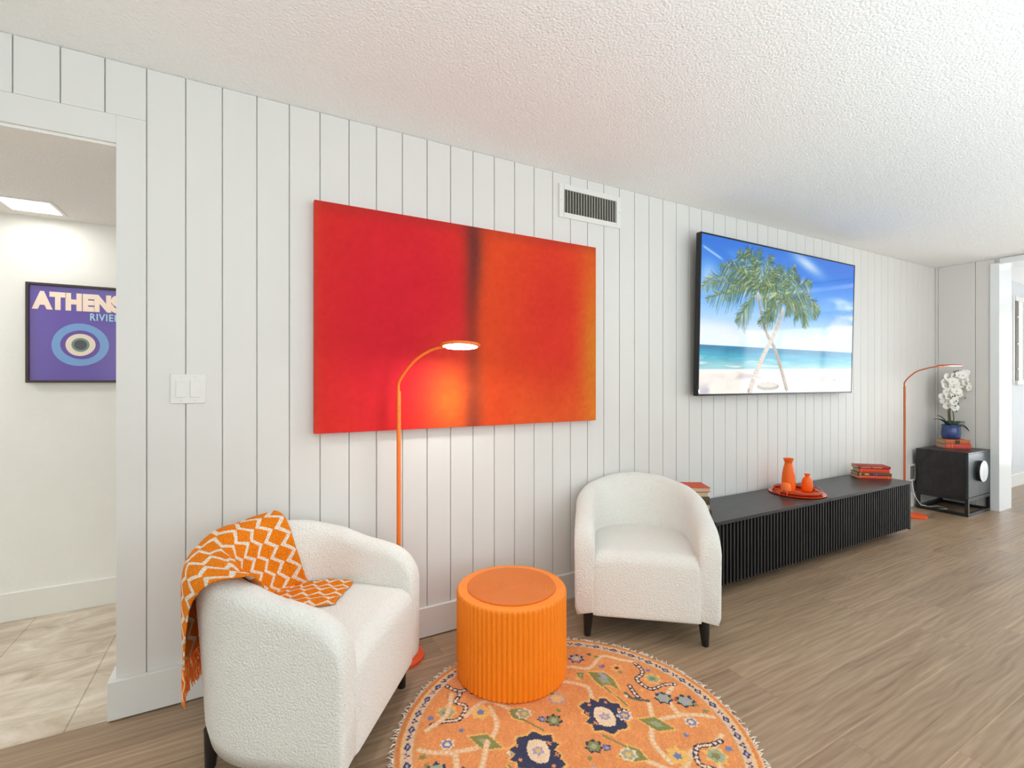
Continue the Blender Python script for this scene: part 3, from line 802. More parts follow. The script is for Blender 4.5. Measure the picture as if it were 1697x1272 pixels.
def shell_bvh():
    out=[]
    for o,flip in ((sh,False),(st,True)):
        bm=bmesh.new(); bm.from_mesh(o.data)
        if flip:
            bm.normal_update()
            up=sum(f.normal.z*f.calc_area() for f in bm.faces)
            if up<0: bmesh.ops.reverse_faces(bm,faces=bm.faces[:])
        bm.normal_update(); out.append(BVHTree.FromBMesh(bm)); bm.free()
    return out
B1,B2=shell_bvh()
NV=9
def prow(a0,a1,r0,r1,z0,z1,va,vb,bump=None):
    """row at constant wrap around the back, angle a0..a1"""
    R=[]
    for k in range(NV):
        s=k/(NV-1); R.append(pol(a0+(a1-a0)*s,r0+(r1-r0)*s,z0+(z1-z0)*s))
    return R,va,vb
def lrow(a,b_,z,va,vb,bow=0):
    R=[]
    for k in range(NV):
        s=k/(NV-1); R.append(Vector((a[0]+(b_[0]-a[0])*s,a[1]+(b_[1]-a[1])*s-bow*math.sin(PI*s),z)))
    return R,va,vb
rows=[lrow((.216,-.086),(.012,-.112),.449,.0,.62),
 lrow((.217,-.03),(-.02,-.060),.449,.0,.66),
 lrow((.214,.03),(-.06,.0),.449,.0,.72),
 lrow((.200,.085),(-.11,.03),.450,.0,.8,-.03),
 prow(36,150,.222,.215,.455,.455,0,.9),
 prow(42,160,.228,.222,.53,.50,0,1),
 prow(48,170,.232,.230,.62,.56,0,1),
 prow(53,174,.25,.250,.70,.62,0,1),
 prow(56,176,.295,.285,.728,.665,0,1),
 prow(59,172,.345,.325,.722,.676,0,1),
 prow(68,163,.385,.365,.690,.668,.05,.97),
 prow(82,156,.394,.382,.63,.63,.12,.9),
 prow(88,150,.390,.386,.57,.58,.2,.84),
 prow(92,147,.380,.388,.51,.52,.27,.78),
 prow(95,144,.372,.388,.45,.46,.3,.74),
 prow(97,142,.366,.386,.39,.395,.32,.72),
 prow(98,140,.362,.384,.335,.365,.33,.71)]
# refine with catmull along the length
def refine(col,n): 
    return catmull(col,n)
NU=6; colsP=[refine([r[0][k] for r in rows],NU) for k in range(NV)]
VA=refine([Vector((r[1],r[2],0)) for r in rows],NU); nU=len(VA)
NW=57
G=[]; UVs=[]
mid=[colsP[NV//2][i] for i in range(nU)]; L=[0]
for i in range(1,nU): L.append(L[-1]+(mid[i]-mid[i-1]).length)
for i in range(nU):
    row=refine([colsP[k][i] for k in range(NV)],7); row=row[:NW]
    R=[];Q=[]
    for j,p in enumerate(row):
        s=j/(len(row)-1); t_=i/(nU-1)
        # folds run along the length
        fold=.006*math.sin(s*17+2.2*math.sin(t_*4))+.007*math.exp(-((s-.80)/.035)**2)*(1 if .25<t_<.8 else .4)
        if t_>.62: fold+=.012*math.sin(s*15+1.0)*min(1,(t_-.62)/.15)
        off=.010+max(fold,-.004)*(1 if t_>.22 else .5)
        for B in (B1,B2):
            loc,nr,ix,ds=B.find_nearest(p)
            if loc is None: continue
            sd=(p-loc).dot(nr)
            if B is B2 and loc.y>CYC and (loc-p).length>.05: continue
            if ds<.09 and sd<off: p=p+nr*(off-sd)
        R.append(p.copy()); Q.append((L[i],VA[i].x+(VA[i].y-VA[i].x)*s))
    G.append(R); UVs.append(Q)
bm=bmesh.new(); uvl=bm.loops.layers.uv.new('UVMap'); V=grid(bm,G)
um={}
for i in range(nU):
    for j in range(len(G[0])): um[V[i][j]]=UVs[i][j]
for f in bm.faces:
    for lp in f.loops: lp[uvl].uv=um[lp.vert]
me=bpy.data.meshes.new('throw_cloth'); bmesh.ops.recalc_face_normals(bm,faces=bm.faces); bm.to_mesh(me); bm.free()
tw_=thing('throw_blanket','orange and cream zigzag knitted throw draped over the left armchair','throw',locL,LA)
o=obj('knitted_cloth',me,m_throw,tw_,smooth=True)
md=o.modifiers.new('thickness','SOLIDIFY'); md.thickness=.004; md.offset=0
# fringe at the hanging end
bm=bmesh.new(); rf=random.Random(4); end=G[-1]; prev=G[-3]
m_fr=mat('orange yarn',(238,120,30),rough=.85); m_fr2=mat('peach yarn',(250,186,130),rough=.85)
for k in range(78):
    s=k/77*(len(end)-1); i=min(int(s),len(end)-2); p=end[i].lerp(end[i+1],s-i)
    ln=.105+rf.uniform(-.02,.02); ph=rf.uniform(0,6); nn=9; pts=[]
    out=Vector((p.x,p.y-CYC,0)).normalized(); tg=Vector((-out.y,out.x,0))
    for q in range(nn):
        u=q/(nn-1); pts.append(p+Vector((0,0,-ln*u+.004))+tg*(.004*math.sin(ph+u*9)+rf.uniform(-.001,.001))+out*(.003*math.cos(ph+u*9)+.002*rf.random()))
    n0=len(bm.faces); tube(pts,[.0021]*(nn-1)+[.0012],5,bm)
    mi=1 if k%5==2 else 0
    bm.faces.ensure_lookup_table()
    for f in bm.faces[n0:]: f.material_index=mi
tag(obj('fringe',bm,[m_fr,m_fr2],tw_,smooth=True),kind='stuff')
# ------------------------------------------------------------------ stool with placemat
SX,SY_,SR,SH=.990,1.808,.236,.354
m_or=mat('matt orange stool',(246,136,24),rough=.45,spec=.4)
t=thing('fluted_drum_stool','round orange fluted drum side table standing on the rug','stool',(SX,SY_,.0125))
bm=bmesh.new(); NF=70; n=NF*10; P=[]
def fl(a): 
    x=(a*NF/(2*PI))%1.0
    return -.0062*(1-abs(math.sin(PI*x)))**1.0*1.0 if True else 0
zs=[(0,-.004,1),(.003,-.001,1),(.008,0,1),(.12,0,1),(.24,0,1),(SH-.02,0,1),(SH-.008,-.0008,.8),(SH-.003,-.003,.5),(SH,-.007,.15)]
for z,dr,fa in zs:
    P.append([((SR+dr+fl(2*PI*k/n)*fa)*math.cos(2*PI*k/n),(SR+dr+fl(2*PI*k/n)*fa)*math.sin(2*PI*k/n),z) for k in range(n)])
V=grid(bm,P,closed_v=True); bm.faces.new(V[0][::-1])
o=obj('fluted_body',bm,m_or,t); autosmooth(o,50)
bm=lathe([(SR-.007,SH-.0005),(SR-.02,SH+.0005),(.12,SH+.0008),(.0001,SH+.0008)],124,capb=False)
obj('table_top',bm,mat('orange table top',(255,142,38),rough=.45),t,smooth=True)
# woven round placemat
def mk_mat_weave():
    m=bpy.data.materials.new('woven orange mat'); tt=NT(m); b=tt.b
    tc=tt.node('ShaderNodeTexCoord'); 
    ln=tt.node('ShaderNodeVectorMath',operation='LENGTH'); tt.link(tc.outputs['Object'],ln.inputs[0])
    mu=tt.node('ShaderNodeMath',operation='MULTIPLY'); mu.inputs[1].default_value=2*PI/.0056; tt.link(ln.outputs['Value'],mu.inputs[0])
    si=tt.node('ShaderNodeMath',operation='SINE'); tt.link(mu.outputs[0],si.inputs[0])
    bp=tt.node('ShaderNodeBump',Strength=.8,Distance=.0014); tt.link(si.outputs[0],bp.inputs['Height']); tt.link(bp.outputs['Normal'],b.inputs['Normal'])
    mr=tt.node('ShaderNodeMapRange'); mr.inputs['From Min'].default_value=-1; tt.link(si.outputs[0],mr.inputs['Value'])
    mx=tt.node('ShaderNodeMix',data_type='RGBA'); mx.inputs[6].default_value=lin((222,110,34)); mx.inputs[7].default_value=lin((246,144,66)); tt.link(mr.outputs[0],mx.inputs[0]); tt.link(mx.outputs[2],b.inputs['Base Color'])
    b.inputs['Roughness'].default_value=.7; return m
bm=lathe([(.0001,0),(.188,0),(.1905,.0025),(.188,.005),(.0001,.005)],96)
tag(obj('round_placemat',bm,mk_mat_weave(),None,(SX,SY_,.0125+SH+.0012),smooth=False),'round woven burnt orange placemat lying on the orange drum stool','placemat')
autosmooth(bpy.data.objects['round_placemat'],40)

# ------------------------------------------------------------------ console
K0,K1,KS=2.343,4.707,3.525; KF,KB=1.836,2.232; KT=.44
def mk_ebony(name,base,rough,sc=(30,30,2.0)):
    m=bpy.data.materials.new(name); tt=NT(m); b=tt.b
    tc=tt.node('ShaderNodeTexCoord'); mp=tt.node('ShaderNodeMapping'); mp.inputs['Scale'].default_value=sc; tt.link(tc.outputs['Object'],mp.inputs[0])
    n=tt.node('ShaderNodeTexNoise',Scale=1.6,Detail=6.0,Roughness=.65,Distortion=1.6); tt.link(mp.outputs[0],n.inputs['Vector'])
    cr=tt.node('ShaderNodeValToRGB'); e=cr.color_ramp.elements; e[0].position=.35; e[0].color=lin(tuple(v*.62 for v in base)); e[1].position=.7; e[1].color=lin(tuple(min(255,v*1.25) for v in base)); tt.link(n.outputs['Fac'],cr.inputs[0]); tt.link(cr.outputs[0],b.inputs['Base Color'])
    b.inputs['Roughness'].default_value=rough
    bp=tt.node('ShaderNodeBump',Strength=.2,Distance=.0008); tt.link(n.outputs['Fac'],bp.inputs['Height']); tt.link(bp.outputs['Normal'],b.inputs['Normal']); return m
m_ktop=mk_ebony('black oak top',(44,43,47),.33,(2.2,26,26))
m_kslat=mk_ebony('black oak slats',(30,30,31),.45,(40,40,2))
t=thing('media_console','long low black media console with vertical slatted front under the television','media console',(K0,KF,0))
KW=K1-K0; KD=KB-KF; s0=KS-K0
tp=obj('top_panel',bx(0,s0-.0012,-.002,KD,KT-.02,KT,bev=.0012,seg=1),m_ktop,t)
obj('top_panel',bx(s0+.0012,KW,-.002,KD,KT-.02,KT,bev=.0012,seg=1),m_ktop,t)
for x0,x1 in ((0,.018),(KW-.018,KW)):
    obj('side_panel',bx(x0,x1,.001,KD,.05,KT-.0205,bev=.001,seg=1),m_kslat,t)
obj('back_panel',bx(.018,KW-.018,KD-.01,KD,.06,KT-.021),m_kslat,t)
obj('bottom_panel',bx(.018,KW-.018,.034,KD-.01,.066,.08),m_kslat,t)
for x0,x1 in ((s0-.017,s0-.001),(s0+.001,s0+.017)): obj('side_panel',bx(x0,x1,.028,KD-.01,.081,KT-.0205),m_kslat,t)
obj('plinth',bx(.10,KW-.10,.13,KD-.04,.0,.0615),mat('black plinth',(20,20,21),rough=.6),t)
m_kback=mat('black door backing',(9,9,10),rough=.8,spec=.1)
pitch=.0325
for x0,x1 in ((.019,s0-.002),(s0+.002,KW-.019)):
    mid=(x0+x1)/2
    for a,b_ in ((x0,mid-.001),(mid+.001,x1)):
        bm=bmesh.new(); box(bm,a,b_,.0205,.0265,.064,KT-.022,mi=1)
        n=int(round((b_-a)/pitch)); pp=(b_-a)/n
        for k in range(n): 
            c=a+pp*(k+.5); box(bm,c-.0065,c+.0065,.0,.0206,.062,KT-.0215,bev=.001,seg=1)
        obj('slatted_door',bm,[m_kslat,m_kback],t)

# ------------------------------------------------------------------ books
def mk_pages(name,col):
    m=bpy.data.materials.new(name); tt=NT(m); b=tt.b
    tc=tt.node('ShaderNodeTexCoord'); mp=tt.node('ShaderNodeMapping'); mp.inputs['Scale'].default_value=(3,3,900); tt.link(tc.outputs['Object'],mp.inputs[0])
    n=tt.node('ShaderNodeTexNoise',Scale=1.0,Detail=2.0); tt.link(mp.outputs[0],n.inputs['Vector'])
    mx=tt.node('ShaderNodeMix',data_type='RGBA'); mx.inputs[6].default_value=lin(tuple(v*.78 for v in col)); mx.inputs[7].default_value=lin(col); tt.link(n.outputs['Fac'],mx.inputs[0]); tt.link(mx.outputs[2],b.inputs['Base Color']); b.inputs['Roughness'].default_value=.85; return m
m_pages=mk_pages('aged paper',(222,198,160))
m_gold=mat('gilt lettering',(205,165,90),rough=.35,metal=.6)
def book(label,L,W,T,col,loc,rz,group,spine=-1,bands=(),name='hardback_book',bandcol=None,bow=.0):
    """lies flat; spine along local x on the -y side (spine=-1) or +y side"""
    t=thing(name,label,'book',loc,rz,group)
    mc=mat('book cloth',col,rough=.6,bump=(300,.2,.0005)); b=.0025
    bm=bmesh.new()
    box(bm,-L/2,L/2,-W/2,W/2,0,b,bev=.0006,seg=1); box(bm,-L/2,L/2,-W/2,W/2,T-b,T,bev=.0006,seg=1)
    # rounded spine
    P=[]
    for k in range(9):
        a=-PI/2+PI*k/8; P.append([(x,spine*(W/2-.002+.005*math.cos(a)),T/2+(T/2)*math.sin(a)) for x in (-L/2,L/2)])
    Q=[[(x,spine*(W/2-.0045),z) for x,_,z in [(p[0][0],0,p[0][2]),(p[1][0],0,p[1][2])]] for p in P]
    V1=grid(bm,P); V2=grid(bm,Q)
    for i in range(8):
        for j in (0,1): bm.faces.new((V1[i][j],V1[i+1][j],V2[i+1][j],V2[i][j]))
    obj('cover',bm,mc,t)
    y0,y1=(-W/2+.004,W/2-.004) if spine<0 else (-W/2+.004,W/2-.004)
    obj('page_block',bx(-L/2+.004,L/2-.004,y0,y1,b,T-b),m_pages,t)
    for (xa,xb,za,zb) in bands:
        bm=bmesh.new(); yy=spine*(W/2+.0034)
        box(bm,-L/2+xa*L,-L/2+xb*L,min(yy,yy-spine*.0015),max(yy,yy-spine*.0015),T*za,T*zb)
        obj('spine_band',bm,bandcol or m_gold,t)
    return t
# stack at the far end of the console
g='books stacked at the far end of the console'
cx,cy=4.596,2.075; rz=-math.radians(40); z=KT+.0005
specs=[('thin orange red hardback at the bottom of the far console stack',.247,.130,.024,(232,78,44),[(.06,.08,.1,.9),(.9,.92,.1,.9)],0),
 ('dark green hardback with gold and blue spine in the far console stack, second from bottom',.247,.132,.023,(86,74,52),[(.05,.10,.2,.8),(.2,.33,.2,.8),(.52,.56,.2,.8)],0),
 ('bright orange red hardback in the far console stack, just below its top book',.222,.122,.034,(228,66,36),[(.04,.06,.1,.9)],0),
 ('dark red hardback on top of the far console stack',.238,.126,.022,(160,44,44),[(.1,.4,.35,.65),(.45,.75,.35,.65)],-.004)]
for lab,L,W,T,c,bd,dx in specs:
    t=book(lab,L,W,T,c,(cx+dx,cy,z),rz+random.uniform(-.03,.03),g,-1,bd)
    if 'blue spine' in lab:
        bm=bx(-.012,.012,-W/2-.0040,-W/2-.0022,T*.15,T*.85); obj('spine_label',bm,mat('blue label',(52,84,150),rough=.5),t)
    z+=T+.0004
# stack at the near end, behind the right chair
g='books stacked at the near end of the console'
cx,cy=2.392,2.076; rz=-math.radians(29); z=KT+.0005
specs=[('plum hardback at the bottom of the stack behind the right armchair',.21,.17,.030,(96,44,50),0,.008),
 ('brown hardback second from the bottom of the stack behind the right armchair',.205,.165,.032,(120,74,50),0,.004),
 ('thick dark olive patterned book in the middle of the stack behind the right armchair',.20,.16,.046,(74,64,42),0,.002),
 ('book with brown cover and pale pages second from top behind the right armchair',.195,.16,.030,(140,72,40),.0,-.004),
 ('orange red hardback on top of the stack behind the right armchair',.215,.165,.026,(206,74,40),0,.0)]
for lab,L,W,T,c,_,dx in specs:
    book(lab,L,W,T,c,(cx+dx,cy,z),rz+random.uniform(-.03,.03),g,-1 if 'olive' in lab or 'plum' in lab else 1); z+=T+.0004

# ------------------------------------------------------------------ tray and vases
m_tr=mat('glossy orange enamel',(240,84,16),rough=.16,spec=.6,coat=.5)
TXc,TYc=3.482,2.040
t=thing('round_tray','round glossy orange tray with raised rim on the black console','tray',(TXc,TYc,KT+.0005))
obj('tray_plate',lathe([(.0001,0),(.165,0),(.181,.003),(.185,.0065),(.184,.008),(.180,.0065),(.165,.0045),(.0001,.0045)],96),m_tr,t,smooth=True)
bm=bmesh.new(); n=144; r0,r1=.1555,.1585; zt=.036
hole=[]
ang0=math.radians(-28.7)   # handles on the line across the view of the console
def inh(a):
    for c in (ang0,ang0+PI):
        d=(a-c+PI)%(2*PI)-PI
        if abs(d)<.24: return True
    return False
seg=[]
for k in range(n):
    a0=2*PI*k/n; a1=2*PI*(k+1)/n; h=inh((a0+a1)/2)
    for (z0,z1) in (((.004,.013),(.027,zt)) if h else ((.004,zt),)):
        vs=[]
        for a in (a0,a1):
            for r in (r0,r1):
                for z in (z0,z1): vs.append(bm.verts.new((r*math.cos(a),r*math.sin(a),z)))
        for f in ((0,1,5,4),(2,6,7,3),(1,3,7,5),(0,4,6,2),(0,2,3,1),(4,5,7,6)): bm.faces.new([vs[i] for i in f])
bmesh.ops.remove_doubles(bm,verts=bm.verts,dist=1e-5)
# remove faces shared by two neighbouring blocks
seen={}
for f in list(bm.faces):
    k_=tuple(sorted(v.index for v in f.verts))
bm.faces.ensure_lookup_table(); bm.verts.index_update()
dd={}
for f in bm.faces: dd.setdefault(tuple(sorted(v.index for v in f.verts)),[]).append(f)
kill=[f for fs in dd.values() if len(fs)>1 for f in fs]
bmesh.ops.delete(bm,geom=kill,context='FACES_ONLY')
rim=obj('tray_rim',bm,m_tr,t); autosmooth(rim,40)
m_va=mat('satin orange ceramic',(248,106,18),rough=.38,spec=.4)
ZT=KT+.0052
vp=[(.034,0),(.0425,.004),(.0445,.02),(.0455,.05),(.0445,.09),(.041,.13),(.034,.17),(.0265,.20),(.0245,.208),(.027,.216),(.034,.236),(.0355,.241),(.0345,.2415),(.031,.236),(.0235,.215),(.021,.20),(.0001,.195)]
tag(obj('tall_vase',lathe(vp,56,capt=False),m_va,None,(3.464,2.092,ZT),smooth=True),'tall orange vase with flared neck at the back of the orange tray','vase',group='orange vases on the tray')
vp=[(.028,0),(.034,.003),(.0355,.02),(.036,.06),(.034,.08),(.028,.096),(.019,.105),(.0135,.110),(.0135,.114),(.0195,.126),(.0205,.129),(.019,.1285),(.012,.115),(.0001,.105)]
tag(obj('small_vase',lathe(vp,48,capt=False),m_va,None,(3.570,2.018,ZT),smooth=True),'small orange bottle vase with narrow flared mouth right of the tall vase','vase',group='orange vases on the tray')
vp=[(.026,0),(.031,.003),(.0325,.02),(.0325,.045),(.0305,.062),(.025,.074),(.016,.080),(.010,.0815),(.008,.080),(.0001,.078)]
tag(obj('bud_vase',lathe(vp,48,capt=False),mat('light orange ceramic',(252,112,28),rough=.4),None,(3.362,2.050,ZT),smooth=True),'short domed orange vase in front of the tall vase on the tray','vase',group='orange vases on the tray')

# ------------------------------------------------------------------ arc floor lamps
def lamp(label,col,pole,base,d,reach,ztop,tiltaxis,power,rbase=.10,emi=30):
    """pole: (x,y); base: centre of the foot; d: unit direction of the arm"""
    px,py=pole; t=thing('arc_floor_lamp',label,'floor lamp',(px,py,0),0,'orange arc floor lamps')
    m_l=mat('powder coated orange',col,rough=.35,spec=.4); bx_,by_=base[0]-px,base[1]-py
    o=obj('base',lathe([(rbase-.004,0),(rbase,.002),(rbase,.013),(rbase-.005,.0165),(.0001,.017)],64,center=(bx_,by_)),mat('orange lamp foot',(238,84,26),rough=.4),t); autosmooth(o,40)
    o=obj('pole',lathe([(.0098,.0165),(.0098,1.200),(.0088,1.204),(.0062,1.2045)],24),m_l,t); autosmooth(o,40)
    bm=bmesh.new()
    for z in (1.118,1.134): 
        bmesh.ops.create_cone(bm,cap_ends=True,segments=12,radius1=.0028,radius2=.0024,depth=.002,matrix=Matrix.Translation((.0098*-d[1]*.0+.0,-.0100,z))@Matrix.Rotation(PI/2,4,'X'))
    obj('touch_button',bm,mat('dark orange button',(170,72,26),rough=.4),t)
    P=[(0,0,1.198),(0,0,1.24)]+[(d[0]*r,d[1]*r,z) for r,z in ztop]
    obj('arc_arm',tube(catmull(P,8),.0062,14),m_l,t,smooth=True)
    rh=.0866; hx,hy,hz=d[0]*reach,d[1]*reach,ztop[-1][1]
    R=tiltaxis
    h=obj('lamp_head',lathe([(rh-.011,-.006),(rh-.002,-.006),(rh,-.004),(rh,.004),(rh-.002,.006),(.0001,.0065)],64,capb=False),m_l,t); autosmooth(h,40)
    h.location=(hx,hy,hz); h.rotation_euler=R
    g=obj('light_ring',lathe([(.0001,-.0048),(rh-.011,-.0048),(rh-.0105,-.0058)],64,capt=False),emis('lit ring',(255,252,248),emi),t); g.location=(hx,hy,hz); g.rotation_euler=R
    l=bpy.data.lights.new('lamp_light','AREA'); l.shape='DISK'; l.size=.14; l.energy=power; l.color=(1,.97,.93)
    lo=bpy.data.objects.new('lamp_light',l); COL.objects.link(lo); lo.location=Vector((px+hx,py+hy,hz))+Euler(R).to_matrix()@Vector((0,0,-.009)); lo.rotation_euler=R
    return t
d1=Vector((.209,-.224)).normalized()
# the head leans a little towards the room
fwd=Vector((.481,.8767,0)); rt=Vector((.8767,-.481,0))
def tilt_about(axis,ang): return Matrix.Rotation(ang,3,axis).to_euler()
lamp('bright orange arc floor lamp with lit ring head in front of the red painting',(240,118,34),(.592,2.150),(.600,2.131),d1,.306,[(.030,1.288),(.085,1.345),(.155,1.385),(.218,1.400),(.306,1.406)],tilt_about(rt,math.radians(-6)),1.6)
d2=Vector((.3,-.954)).normalized()
lamp('copper orange arc floor lamp behind the far end of the console arching over the orchid',(196,106,74),(5.31,2.120),(5.395,2.085),d2,.31,[(.030,1.288),(.085,1.340),(.155,1.368),(.218,1.382),(.31,1.392)],tilt_about(rt,math.radians(0)),1.0,emi=6)

# ------------------------------------------------------------------ nightstand
m_ns=mk_ebony('black oak cabinet',(38,37,37),.38,(34,6,3))
m_nd=mk_ebony('black oak doors with reflected tint',(56,66,72),.28,(60,60,3))  # lighter bluish colour imitates the satin reflection on the doors
m_nf=mat('black frame',(34,35,37),rough=.32)
t=thing('side_cabinet','small black wooden cabinet with two doors and round handle in the room corner','cabinet',(5.79,1.825,0))
w,dp,zt,zb=.525,.392,.59,.172
obj('cabinet_body',bx(0,w,.019,dp,zb,zt,bev=.002),m_ns,t)
for x0,x1 in ((.004,w/2-.001),(w/2+.001,w-.004)):
    d_=obj('door',bx(x0,x1,0,.018,zb+.004,zt-.016,bev=.001,seg=1),m_nd,t)
    s=-1 if x0<w/2-.05 else 1
    bm=bmesh.new(); n=28; r=.098; zc=.405; xc=w/2+s*.0012
    pts=[(xc+s*r*math.sin(PI*k/n),zc+r*math.cos(PI*k/n)) for k in range(n+1)]
    fr=[bm.verts.new((x,-.030,z)) for x,z in pts]; bk=[bm.verts.new((x,-.0005,z)) for x,z in pts]
    f=bm.faces.new(fr); f.material_index=0; 
    for i in range(n+1):
        j=(i+1)%(n+1); q=bm.faces.new((fr[i],fr[j],bk[j],bk[i])); q.material_index=1
    obj('half_round_handle',bm,[mat('brushed silver',(226,230,234),rough=.3,metal=.35),m_nf],d_)
obj('top_lip',bx(0,w,0,.0185,zt-.015,zt,bev=.001,seg=1),m_nf,t)
bm=bmesh.new(); q=.026
box(bm,0,w,0,q,zb-.034,zb-.001,bev=.001,seg=1); box(bm,0,w,dp-q,dp,zb-.034,zb-.001); box(bm,0,q,q,dp-q,zb-.034,zb-.001); box(bm,w-q,w,q,dp-q,zb-.034,zb-.001)
box(bm,0,w,0,q,0,.026,bev=.001,seg=1); box(bm,0,w,dp-q,dp,0,.026); box(bm,0,q,q,dp-q,0,.026); box(bm,w-q,w,q,dp-q,0,.026)
for x in (0,w-q):
    for y in (0,dp-q): box(bm,x,x+q,y,y+q,.026,zb-.034)
obj('base_frame',bm,m_nf,t)

# books and orchid on it
g='books under the orchid pot'
cx,cy=6.150,2.055; rz=-math.radians(42); z=.5905
book('salmon red hardback under the orchid, directly on the black cabinet',.215,.15,.042,(214,76,66),(cx+.006,cy,z),rz,g,-1,[(.12,.14,.05,.95),(.26,.28,.05,.95)])
z+=.0425
book('tan orange hardback with dark spine label directly under the blue orchid pot',.20,.15,.042,(196,104,58),(cx,cy,z),rz-.02,g,-1,[(.38,.58,.1,.9)],bandcol=mat('dark label',(70,40,32),rough=.5)); z+=.0425
ox,oy=6.165,2.075
t=thing('potted_orchid','white moth orchid in glazed blue pot standing on two books on the cabinet','potted plant',(ox,oy,z))
m_pot=mat('cobalt glaze',(22,62,128),rough=.12,spec=.6,coat=.6,var=(14,.35))
obj('pot',lathe([(.050,0),(.066,.004),(.074,.025),(.0765,.055),(.0745,.09),(.0720,.118),(.0735,.134),(.0765,.142),(.0745,.1425),(.069,.134),(.067,.118),(.0001,.112)],56,capt=False),m_pot,t,smooth=True)
obj('potting_moss',lathe([(.0668,.112),(.0668,.120),(.05,.126),(.0001,.129)],32,capb=False),mat('dark moss',(52,50,34),rough=.95,bump=(60,.8,.01)),t,smooth=True)
m_leaf=mat('dark orchid leaf',(38,66,50),rough=.35,var=(12,.2))
def leaf(ang,L,W,rise,droop):
    bm=bmesh.new(); P=[]
    for i in range(15):
        s=i/14; r=.012+L*s; z=.125+rise*math.sin(PI*min(1,s*.9)*.62)*1.0-droop*s*s
        w=1.35*W*(math.sin(PI*min(1,.10+.90*s**.8)))**.7+.001
        row=[]
        for k in range(7):
            u=-1+2*k/6; row.append((r*math.cos(ang)-u*w*math.sin(ang),r*math.sin(ang)+u*w*math.cos(ang),z+abs(u)*w*.25))
        P.append(row)
    V=grid(bm,P); ex=bmesh.ops.extrude_face_region(bm,geom=bm.faces[:]); bmesh.ops.translate(bm,verts=[v for v in ex['geom'] if isinstance(v,bmesh.types.BMVert)],vec=(0,0,-.0016))
    obj('leaf',bm,m_leaf,t,smooth=True)
ra=math.atan2(-.481,.8767)   # direction across the view
for a,L,W,ri,dr in ((ra+PI-.1,.155,.020,.085,.02),(ra+.15,.15,.024,.055,.015),(ra-.05,.165,.016,.05,.10),(ra+PI+.5,.11,.018,.02,-.02),(ra+2.3,.10,.022,.10,.0),(ra-1.4,.085,.022,.03,.02),(ra+.9,.09,.02,.05,0)):
    leaf(a,L,W,ri,dr)
m_stem=mat('orchid stem',(92,88,58),rough=.6)
Rt=Vector((.8767,-.481,0)); Fw=Vector((.481,.8767,0))
def LP(r,f,z): v=Rt*r+Fw*f; return Vector((v.x,v.y,z))
stems=[[(-.015,0,.12),(-.025,0,.2),(-.03,0,.30),(-.022,0,.44),(.01,-.01,.60),(.045,-.02,.665)],
       [(.008,0,.12),(.004,.01,.2),(.0,.01,.30),(.015,0,.42),(.05,0,.50),(.115,-.01,.575)],
       [(.02,-.01,.12),(.018,-.01,.22),(.006,-.01,.30),(-.01,-.02,.38),(.0,-.03,.46)],
       [(0,.01,.12),(-.008,.01,.22),(-.012,0,.32),(.02,0,.36)]]
for S in stems: obj('stem',tube(catmull([LP(*p) for p in S],6),[.0042]*(6*(len(S)-1)+1),8),m_stem,t,smooth=True)
m_pet=mat('white petal',(246,246,244),rough=.6,sheen=.1)
m_cen=mat('petal throat',(206,196,120),rough=.6)
def flower_mesh():
    bm=bmesh.new()
    for k,(a,L,W) in enumerate(((90,.030,.013),(162,.034,.0215),(18,.034,.0215),(232,.029,.012),(308,.029,.012))):
        a=math.radians(a); P=[]
        for i in range(7):
            s=i/6; r=.002+L*s; w=W*math.sin(PI*(.08+.88*s))**.8
            P.append([(r*math.cos(a)-u*w*math.sin(a),r*math.sin(a)+u*w*math.cos(a),.004*math.sin(PI*s)+.004*s*(1-u*u)-.003*k%2*.001) for u in (-1,-.5,0,.5,1)])
        grid(bm,P)
    bmesh.ops.create_icosphere(bm,subdivisions=1,radius=.0055,matrix=Matrix.Translation((0,-.003,.006)))
    for f in bm.faces: f.material_index=0
    bm.faces.ensure_lookup_table()
    for f in bm.faces[-80:]:
        if len(f.verts)==3: f.material_index=1
    me=bpy.data.meshes.new('flower'); bm.to_mesh(me); bm.free(); me.materials.append(m_pet); me.materials.append(m_cen)
    me.polygons.foreach_set('use_smooth',[True]*len(me.polygons)); return me
fm_=flower_mesh()
fl=[(-.035,.59),(.005,.60),(.045,.61),(-.055,.555),(-.015,.555),(.03,.565),(-.04,.515),(0,.51),(.04,.525),(-.055,.47),(-.02,.465),(.02,.47),(-.06,.425),(-.025,.42),(.015,.425),(.045,.44),(-.04,.385),(0,.375),(.03,.36),(.045,.395),(-.015,.345),(.02,.325),
    (.075,.605),(.10,.62),(.075,.56),(.11,.575),(.135,.595),(.085,.525),(.12,.54),(.15,.555),(.095,.49),(.13,.50),(.065,.50)]
rr=random.Random(5)
for r,z_ in [(a_*1.12-.004,.30+(b_-.30)*1.16) for a_,b_ in fl]:
    o=bpy.data.objects.new('flower',fm_); COL.objects.link(o); o.parent=t
    o.location=LP(r-.004+rr.uniform(-.004,.004),-.02+rr.uniform(-.03,.03),z_-.02)
    nrm=(-Fw+Rt*rr.uniform(-.6,.6)+Vector((0,0,rr.uniform(-.45,.25)))).normalized()
    q=nrm.to_track_quat('Z','Y'); o.rotation_euler=(q.to_matrix()@Matrix.Rotation(rr.uniform(-.5,.5),3,'Z')).to_euler(); s_=rr.uniform(1.15,1.4); o.scale=(s_,s_,s_)
m_bud=mat('dark bud',(58,66,44),rough=.6)
